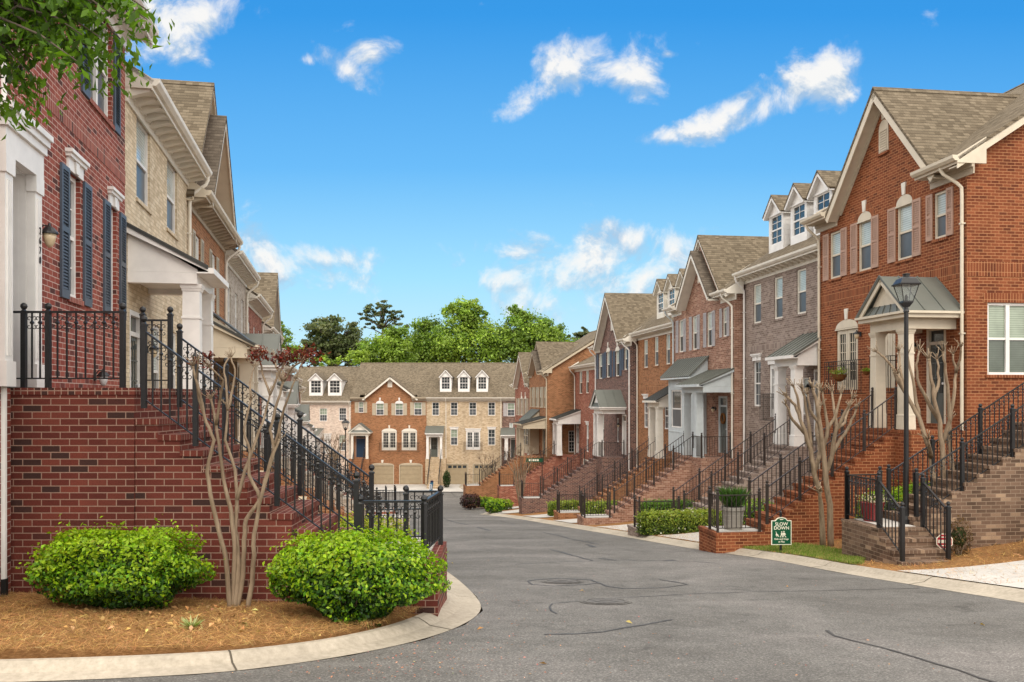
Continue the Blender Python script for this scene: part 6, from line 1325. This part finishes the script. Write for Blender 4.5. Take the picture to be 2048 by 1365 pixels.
# ---- big trees
def tree(label, Zt, px, pbase, crowns, leaf, N, col, seed, trunk_r=.35, dens_=1.0, group='trees behind the end houses', name='tree', sparse=False, pine=False):
    """crowns: ellipses (px, py, rx, ry) of the outline at the tree's distance; leaves gather in clumps hung on limbs"""
    rg = np.random.default_rng(seed); s_ = FP/Zt; zb_ = g(Zt)-.2; base = Vector(((px-CX)/FP*Zt, Zt, zb_)); root = empty(name, base, 0, label, 'tree', group); P, Nn, C = [], [], []; m = MB()
    tot = sum(c[2]*c[3] for c in crowns); topz = max((HY-(c[1]-c[3]*.5))/s_ for c in crowns)-zb_; m.tube([(0, 0, -.3), (rg.normal(0, .2), rg.normal(0, .2), topz*.35), (rg.normal(0, .3), rg.normal(0, .3), topz*.7), (0, 0, topz*.93)], trunk_r, 8, r1=trunk_r*.2)
    for (cx, cy, rx, ry) in crowns:
        n = int(1.3*N*rx*ry/tot); k = max(5, int(n/(70 if not pine else 55))); c0 = np.array([(cx-CX)/FP*Zt, Zt, (HY-cy)/s_])-np.array(base)
        d = nrm(rg.normal(size=(k, 3)))*(rg.random((k, 1))**.42); cc = c0+d*np.array([rx/s_, min(rx, ry*1.2)/s_, ry/s_])
        cr = rg.uniform(.45, 1.0, k)*(.36 if not pine else .28)*min(rx, ry)/s_
        for j in range(k):
            q = rg.normal(0, 1, (n//k, 3))*cr[j]*np.array([1, 1, .7 if not pine else .42])*.8
            P.append(cc[j]+q); Nn.append(nrm(q)+rg.normal(0, .8, q.shape)+np.array([0, 0, .5])); C.append(np.tile(np.array(col[rg.integers(len(col))])*math.exp(rg.normal(0, .2)), (len(q), 1)))
            if j % 4 == 0:
                b0 = Vector((0, 0, max(topz*.3, min(topz*.85, cc[j][2]-.4*math.hypot(cc[j][0], cc[j][1]))))); m.tube([b0, b0.lerp(Vector(cc[j]), .5)+Vector((0, 0, .2)), Vector(cc[j])], trunk_r*.28, 5, r1=.03)
    P = np.vstack(P); Nn = np.vstack(Nn); C = np.vstack(C)*np.exp(rg.normal(0, .18, (len(P), 1))); leaves('crown', P, Nn, leaf*.86*rg.uniform(.5, 1.4, len(P)), np.clip(C, .003, .8), LEAF, root, .62)
    m.build('trunk', BARKD, root, smooth=True); return root
G1 = [(.24, .35, .045), (.19, .29, .038), (.13, .22, .03)]; G2 = [(.15, .24, .035), (.105, .18, .028), (.19, .29, .04)]; PD = [(.10, .125, .05), (.07, .095, .035), (.13, .15, .06)]; G0 = [(.27, .38, .05), (.21, .32, .045)]
tree('broad dark pine rising left of the gabled end house', 125, 672, 0, [(668,665,55,36),(650,690,45,30),(700,690,38,32),(630,690,26,20),(670,715,70,24)], .5, 11000, PD, 51, .4, pine=True, name='pine_tree'); tree('tall open dark pine with a flat crown above the gabled end house', 132, 765, 0, [(760,620,34,18),(790,632,30,12),(735,632,20,12),(762,648,40,12),(800,655,20,10)], .42, 3600, PD, 52, .4, pine=True, name='pine_tree')
tree('bright green tree behind the gable of the garage house', 118, 775, 0, [(770,700,48,36),(790,672,28,22),(740,712,36,24),(800,710,40,30)], .42, 9500, G1, 53, .3); tree('rounded mid green tree behind the gabled end house', 122, 855, 0, [(855,680,36,44),(848,650,22,20),(870,708,50,32),(835,700,36,34)], .42, 10500, G1+G2, 54, .3)
tree('tallest light green tree with a thin top above the cream end house', 120, 930, 0, [(930,640,40,30),(928,610,24,26),(905,622,22,16),(955,625,20,20),(930,685,60,42),(980,690,44,44),(900,690,40,40)], .42, 13500, G0+G1, 55, .35); tree('dense mid green tree to the right of the tallest one', 121, 1050, 0, [(1045,655,48,36),(1020,690,50,40),(1075,690,50,38),(1100,665,25,28),(1035,628,28,16),(1010,700,46,36)], .42, 14000, G1+G2, 56, .35)
tree('green tree at the right end of the tree line', 126, 1110, 0, [(1105,665,24,26),(1120,695,34,26),(1145,712,26,16),(1090,705,40,30)], .42, 7500, G2, 57, .3); tree('slim dark pine beside the plum gabled house', 138, 1163, 0, [(1163,680,20,18),(1168,665,12,10),(1150,700,24,16),(1140,674,8,6),(1175,700,20,18)], .46, 3800, PD, 58, .3, pine=True, name='pine_tree')
tree('light green tree peeping over the far left roofs', 118, 570, 0, [(562,690,22,34),(590,705,22,24),(545,700,30,36),(560,655,10,12)], .36, 4200, G1, 59, .3); tree('low bright green tree between the dark pine and the end roof', 112, 715, 0, [(712,715,28,16),(655,722,30,12)], .34, 1800, G0, 60, .2)
# ---- street tree whose branches hang into the picture at the top left
zt2 = 6.4; tb = Vector((-6.2, 5.6, bedz(-6.2, 6.5))); root = empty('street_tree', tb, 0, 'leafy green branches hanging in at the top left from a tree beside the camera', 'tree'); m = MB()
top_ = at(-150, 60, zt2)-tb; m.tube([(0, 0, -.3), (.05, .1, 1.6), (.1, .2, 3.2), tuple(top_)], .16, 9, r1=.07); rg = np.random.default_rng(77); P, Nn, D, C = [], [], [], []
for i in range(120):
    u = rg.random(); ex_ = -60+360*u**.9; ymax = 185-120*u**1.4 if ex_ > 40 else 205
    ey = rg.uniform(-150, max(20, ymax)) ; Zb = zt2+rg.uniform(-.9, .9); tip = at(ex_, ey, Zb)-tb; st = Vector(top_)+Vector((rg.normal(0, .3), rg.normal(0, .3), rg.uniform(-.3, .5))); mid = st.lerp(tip, .55)+Vector((0, 0, .22+rg.random()*.15)); pts = [st, st.lerp(mid, .5)+Vector((0, 0, .06)), mid, mid.lerp(tip, .6)+Vector((0, 0, .04)), tip]; m.tube(pts, .018, 5, r1=.004)
    for k in range(85):
        t = rg.uniform(.35, 1.0); seg = min(3, int(t*4)); q = pts[seg].lerp(pts[seg+1], t*4-seg); dd_ = np.array([rg.normal(0, .5), rg.normal(0, .5), -.75+rg.normal(0, .4)]); dd_ /= np.linalg.norm(dd_); L = rg.uniform(.04, .09); P.append(np.array(q)+dd_*(.03+rg.random()*.10)+rg.normal(0, .02, 3)); D.append(dd_); Nn.append(rg.normal(size=3)); C.append(np.array(((.12, .24, .012), (.07, .15, .012), (.04, .085, .01))[rg.choice(3, p=(.3+.4*u, .45-.2*u, .25-.2*u))])*math.exp(rg.normal(0, .2)))
for (px, py, n_) in ((20, 215, 90), (250, 130, 70), (300, 62, 30), (200, 150, 60), (60, 190, 80)):
    for k in range(n_): c = np.array(at(px, py, zt2)-tb)+rg.normal(0, .09, 3); dd_ = np.array([rg.normal(0, .4), rg.normal(0, .4), -.9]); P.append(c); D.append(dd_/np.linalg.norm(dd_)); Nn.append(rg.normal(size=3)); C.append(np.array((.12, .23, .012))*math.exp(rg.normal(0, .25)))
leaves('crown', P, Nn, rg.uniform(.05, .105, len(P)), np.array(C), LEAF, root, .42, .2, np.array(D)); m.build('trunk', BARKD, root, smooth=True)
# ================================================================ straw, litter, lawn
def needles(name, pts, L, w, cols, mat, lift=.012):
    N = len(pts); an = RNG.uniform(0, 6.28, N); d = np.stack([np.cos(an), np.sin(an), RNG.normal(0, .16, N)], 1); n = np.stack([RNG.normal(0, .35, N), RNG.normal(0, .35, N), np.ones(N)], 1); p = np.array(pts)+np.array([0, 0, lift])+RNG.uniform(0, .018, (N, 1))*np.array([0, 0, 1])
    return tag(leaves(name, p, n, RNG.uniform(.6, 1.3, N)*L, cols, mat, None, w, .05, d), kind='stuff')
kk = np.array([(q.x, q.y) for q in kl if q.y < 12.5 and q.x > -5.2]); pts = []
while len(pts) < 42000:
    x, y = random.uniform(-6.2, -.3), random.uniform(7.1, 11.2)
    if y > 10.0 and x < nx(880): continue
    ed = XLB(x) if False else None
    # inside the kerb line: compare with the nearest point of its inner edge
    j = np.argmin((kk[:, 0]-x)**2+(kk[:, 1]-y)**2); a2 = kk[max(j-1, 0)]; b2 = kk[min(j+1, len(kk)-1)]; dx_, dy_ = b2-a2
    if dx_*(y-kk[j][1])-dy_*(x-kk[j][0]) < .0 and True: continue
    r2 = math.hypot(kk[j][0]-x, kk[j][1]-y); zz = bedz(x, y); t = ss(1-min(1, r2/1.0)); zz = max(zz, zz*(1-t)+(g(y)+.14)*t); pts.append((x, y, zz))
needles('pine_needles', pts, .15, .016, vary((.42, .24, .095), len(pts), .42, .1), NEEDLE)
pts = []
for k in range(26000):
    y = random.uniform(13, 34); x = KX(y)+random.random()**1.3*6.0; pts.append((x, y, yard(x, y)))
needles('straw_litter', pts, .20, .03, vary((.40, .22, .085), len(pts), .4, .1), NEEDLE)
pts = []
for k in range(12000):
    y = random.uniform(16.65, 22.2); x = KX(y)+random.random()*(1.25-.2*math.sin((y-16.9)*1.1))*min(1, max(.15, (y-16.6)/1.6))+random.gauss(0, .03); pts.append((x, y, yard(x, y)+.03))
N = len(pts); d = np.stack([RNG.normal(0, .35, N), RNG.normal(0, .35, N), np.ones(N)], 1); tag(leaves('grass', np.array(pts)+np.array([0, 0, .02]), np.stack([RNG.normal(size=N), RNG.normal(size=N), np.zeros(N)], 1), RNG.uniform(.05, .1, N), np.where(RNG.random((N, 1)) < .45, (.30, .29, .09), (.13, .22, .03))*np.exp(RNG.normal(0, .2, (N, 1))), NEEDLE, None, .12, 0, nrm(d)), kind='stuff')
pts = []
for k in range(900):
    u = RNG.random(); px, py = (RNG.normal(800, 170), RNG.uniform(1180, 1360)) if u < .8 else (RNG.uniform(900, 1900), RNG.uniform(1120, 1360)); q = gpt(px, py)
    if q.x > rl(q.y)+.02: pts.append((q.x, q.y, g(q.y)+.006))
N = len(pts); tag(leaves('fallen_petals', pts, np.stack([RNG.normal(0, .2, N), RNG.normal(0, .2, N), np.ones(N)], 1), RNG.uniform(.012, .03, N), vary((.42, .20, .13), N, .3, .15), NEEDLE, None, .5, .1), kind='stuff')
pts = []
for (px, py, k) in ((250, 1225, 45), (420, 1230, 30), (150, 1260, 22), (330, 1250, 30), (560, 1240, 14)):
    for _ in range(k): x = at(RNG.normal(px, 120), py, 8.6).x; y = RNG.uniform(8.0, 9.6); pts.append((x, y, bedz(x, y)+.03))
for (px, py) in ((905,1128),(1258,1247),(1165,1183),(1950,1249),(1965,1252),(1840,1160),(960,1260),(1085,1330),(1575,1175)): q = gpt(px, py); pts.append((q.x, q.y, g(q.y)+.015))
pts = [p for p in pts if p[0] > rl(p[1])+.02 or p[0] < -.9]; N = len(pts); tag(leaves('fallen_leaves', pts, np.stack([RNG.normal(0, .4, N), RNG.normal(0, .4, N), np.ones(N)], 1), RNG.uniform(.04, .09, N), vary((.48, .30, .12), N, .3, .1), NEEDLE, None, .5, .3), kind='stuff')
# ================================================================ pots, baskets, bag, car
def pot(label, c, prof, mat, name='flower_pot'):
    root = empty(name, c, 0, label, 'flower pot'); m = MB(); m.lathe(prof, (0, 0, 0), 20); m.build('pot', mat, root, smooth=False); return root
pp = O0+a_*.42+b_*(3*t_+.95)+Vector((0, 0, zL)); r1 = pot('glazed red pot with pale trailing flowers on the nearest right landing', pp, [(.15, 0), (.17, .02), (.24, .36), (.25, .40), (.22, .41), (.2, .36)], POTR)
N = 260; q = RNG.normal(0, 1, (N, 3))*np.array([.15, .15, .05])+np.array([0, 0, .46]); leaves('blossom', q, RNG.normal(size=(N, 3)), RNG.uniform(.03, .06, N), np.where(RNG.random((N, 1)) < .55, (.72, .62, .52), (.10, .18, .03)), LEAF, r1, .7)
pp = H_ = S1['root']; lw = R1.wpt(R1.w-1.25, S1['yl']-.62, S1['lz']); r1 = pot('banded grey stone planter with green spikes on the foot landing of the red-orange house', lw, [(.20, 0), (.215, .03), (.235, .12), (.225, .125), (.25, .25), (.24, .255), (.265, .38), (.255, .385), (.28, .50), (.30, .50), (.30, .58), (.25, .58), (.25, .5)], POTG)
N = 700; an = RNG.uniform(0, 6.28, N); d = nrm(np.stack([np.cos(an)*.5, np.sin(an)*.5, RNG.uniform(.5, 1.2, N)], 1)); L = RNG.uniform(.25, .6, N); leaves('foliage', np.stack([RNG.normal(0, .1, N), RNG.normal(0, .1, N), np.full(N, .58)], 1)+d*L[:, None]*.5, np.cross(d, nrm(RNG.normal(size=(N, 3)))), L, vary((.05, .11, .02), N, .3), LEAF, r1, .07, 0, d)
for (px, py, n_, lab) in ((1680, 752, .34, 'large coir flower basket hung on the balcony rail of the nearest right house'), (1734, 742, .34, 'small flower basket at the corner of the balcony rail on the nearest right house')):
    x, z = R1.at(px, py, n_); root = empty('flower_basket', R1.wpt(x, -n_-.02, z-.08), R1.rz, lab, 'flower basket', 'flower baskets on the balcony rail'); sc = 1 if px < 1700 else .5; m = MB(); m.lathe([(.05*sc, -.1*sc), (.17*sc, -.02*sc), (.24*sc, .12*sc), (.2*sc, .12*sc)], (0, 0, 0), 14); m.build('basket', COIR, root)
    N = int(340*sc); q = RNG.normal(0, 1, (N, 3))*np.array([.15, .12, .07])*sc+np.array([0, 0, .20*sc]); leaves('foliage', q, RNG.normal(size=(N, 3))+np.array([0, 0, .6]), RNG.uniform(.03, .07, N), vary((.2, .27, .03), N, .4, .2), LEAF, root, .5)
bx0 = Vector((ex(863)*.93, 88.5, g(88.5)+.14)); root = empty('golf_bag', bx0, 0, 'teal and white golf bag standing at the foot of the cream end house steps', 'golf bag'); m = MB(); m.lathe([(.16, 0), (.17, .05), (.15, .4), (.18, .8), (.17, .86)], (0, 0, 0), 12, 0); m.v = [(x+z*.12, y, z) for (x, y, z) in m.v]; m.build('bag', GOLFB, root, smooth=True)
m = MB(); m.box(-.1, -.02, -.19, -.13, .15, .75).box(.08, .14, -.19, -.13, .2, .7); m.build('white_panels', GOLFW, root); m = MB()
for k in range(5): xx = .02+.05*k; m.lathe([(.0, .84), (.05, .9), (.06, 1.0), (.03, 1.07), (0, 1.08)], (xx, -.05+.05*(k % 3), 0), 8)
m.build('club_covers', NAVY, root); m = MB(); m.tube([(.0, -.15, .7), (-.2, -.2, .45), (.0, -.17, .15)], .02, 5); m.build('strap', GOLFW, root)
# dark car parked at the right edge, its front just reaching the picture
def car(loc, rz, label):
    root = empty('parked_car', loc, rz, label, 'car'); m = MB(); L = 4.5; side = [(0, .35), (.0, .62), (.12, .74), (.9, .86), (1.25, .92), (1.95, 1.36), (2.4, 1.44), (3.3, 1.40), (4.0, 1.02), (4.42, .96), (4.5, .7), (4.45, .35)]
    rows = []; prof = [(-.80, .9), (-.88, 1.0), (-.80, 1.0), (.80, 1.0), (.88, 1.0), (.80, .9)]
    nn = len(side); ws = [.86, .9, .92, .93, .93, .93]
    yw = lambda x, z: (.9 if z < .98 else .9-.36*(z-.98))*(1-.10*max(0, (.6-x)/.6)**2-.08*max(0, (x-3.9)/.6)**2)
    for sgn in (-1, 1):
        pts = [(x, sgn*yw(x, z), z) for (x, z) in side]; m.face(pts if sgn < 0 else list(reversed(pts)))
    for (a2, b2) in zip(side, side[1:]): m.face([(a2[0], -yw(*a2), a2[1]), (a2[0], yw(*a2), a2[1]), (b2[0], yw(*b2), b2[1]), (b2[0], -yw(*b2), b2[1])])
    m.face([(side[0][0], -.8, .35), (side[-1][0], -.8, .35), (side[-1][0], .8, .35), (side[0][0], .8, .35)]); m.build('body', CARP, root)
    gm = MB(); gm.face([(1.3, -.80, .95), (1.3, .80, .95), (1.93, .68, 1.345), (1.93, -.68, 1.345)]); gm.v = [(x-.012, y, z+.015) for (x, y, z) in gm.v]
    for sgn in (-1, 1): gm.face([(1.55, sgn*.905, .98), (2.05, sgn*.78, 1.33), (3.2, sgn*.79, 1.33), (3.75, sgn*.9, 1.0)])
    gm.build('windscreen', GDK, root); m = MB(); m.box(-.06, .1, -.78, .78, .28, .50); m.build('bumper', BLACKP, root)
    for sgn in (-1, 1):
        m = MB(); m.prism([(-.005, sgn*.5, .6), (-.005, sgn*.76, .6), (.08, sgn*.8, .72), (.06, sgn*.5, .70)], (-.02, 0, 0)); m.build('headlight', CHROME, root)
        for x in (.85, 3.55):
            w_ = MB(); w_.lathe([(.20, -.1), (.30, -.11), (.325, -.06), (.325, .06), (.30, .11), (.2, .1)], (0, 0, 0), 20); o = w_.build('wheel', RUBBER, root); o.location = (x, sgn*.80, .325); o.rotation_euler = (R(90), 0, 0); h = MB(); h.lathe([(.0, -.112), (.19, -.105), (.2, .105), (0, .112)], (0, 0, 0), 10); h.build('rim', CHROME, o)
    return root
cz = 15.0; cp = at(2136, 1100, cz); car((cp.x, cz, g(cz)+.30), R(14), 'dark car at the right edge, only its front end in view')
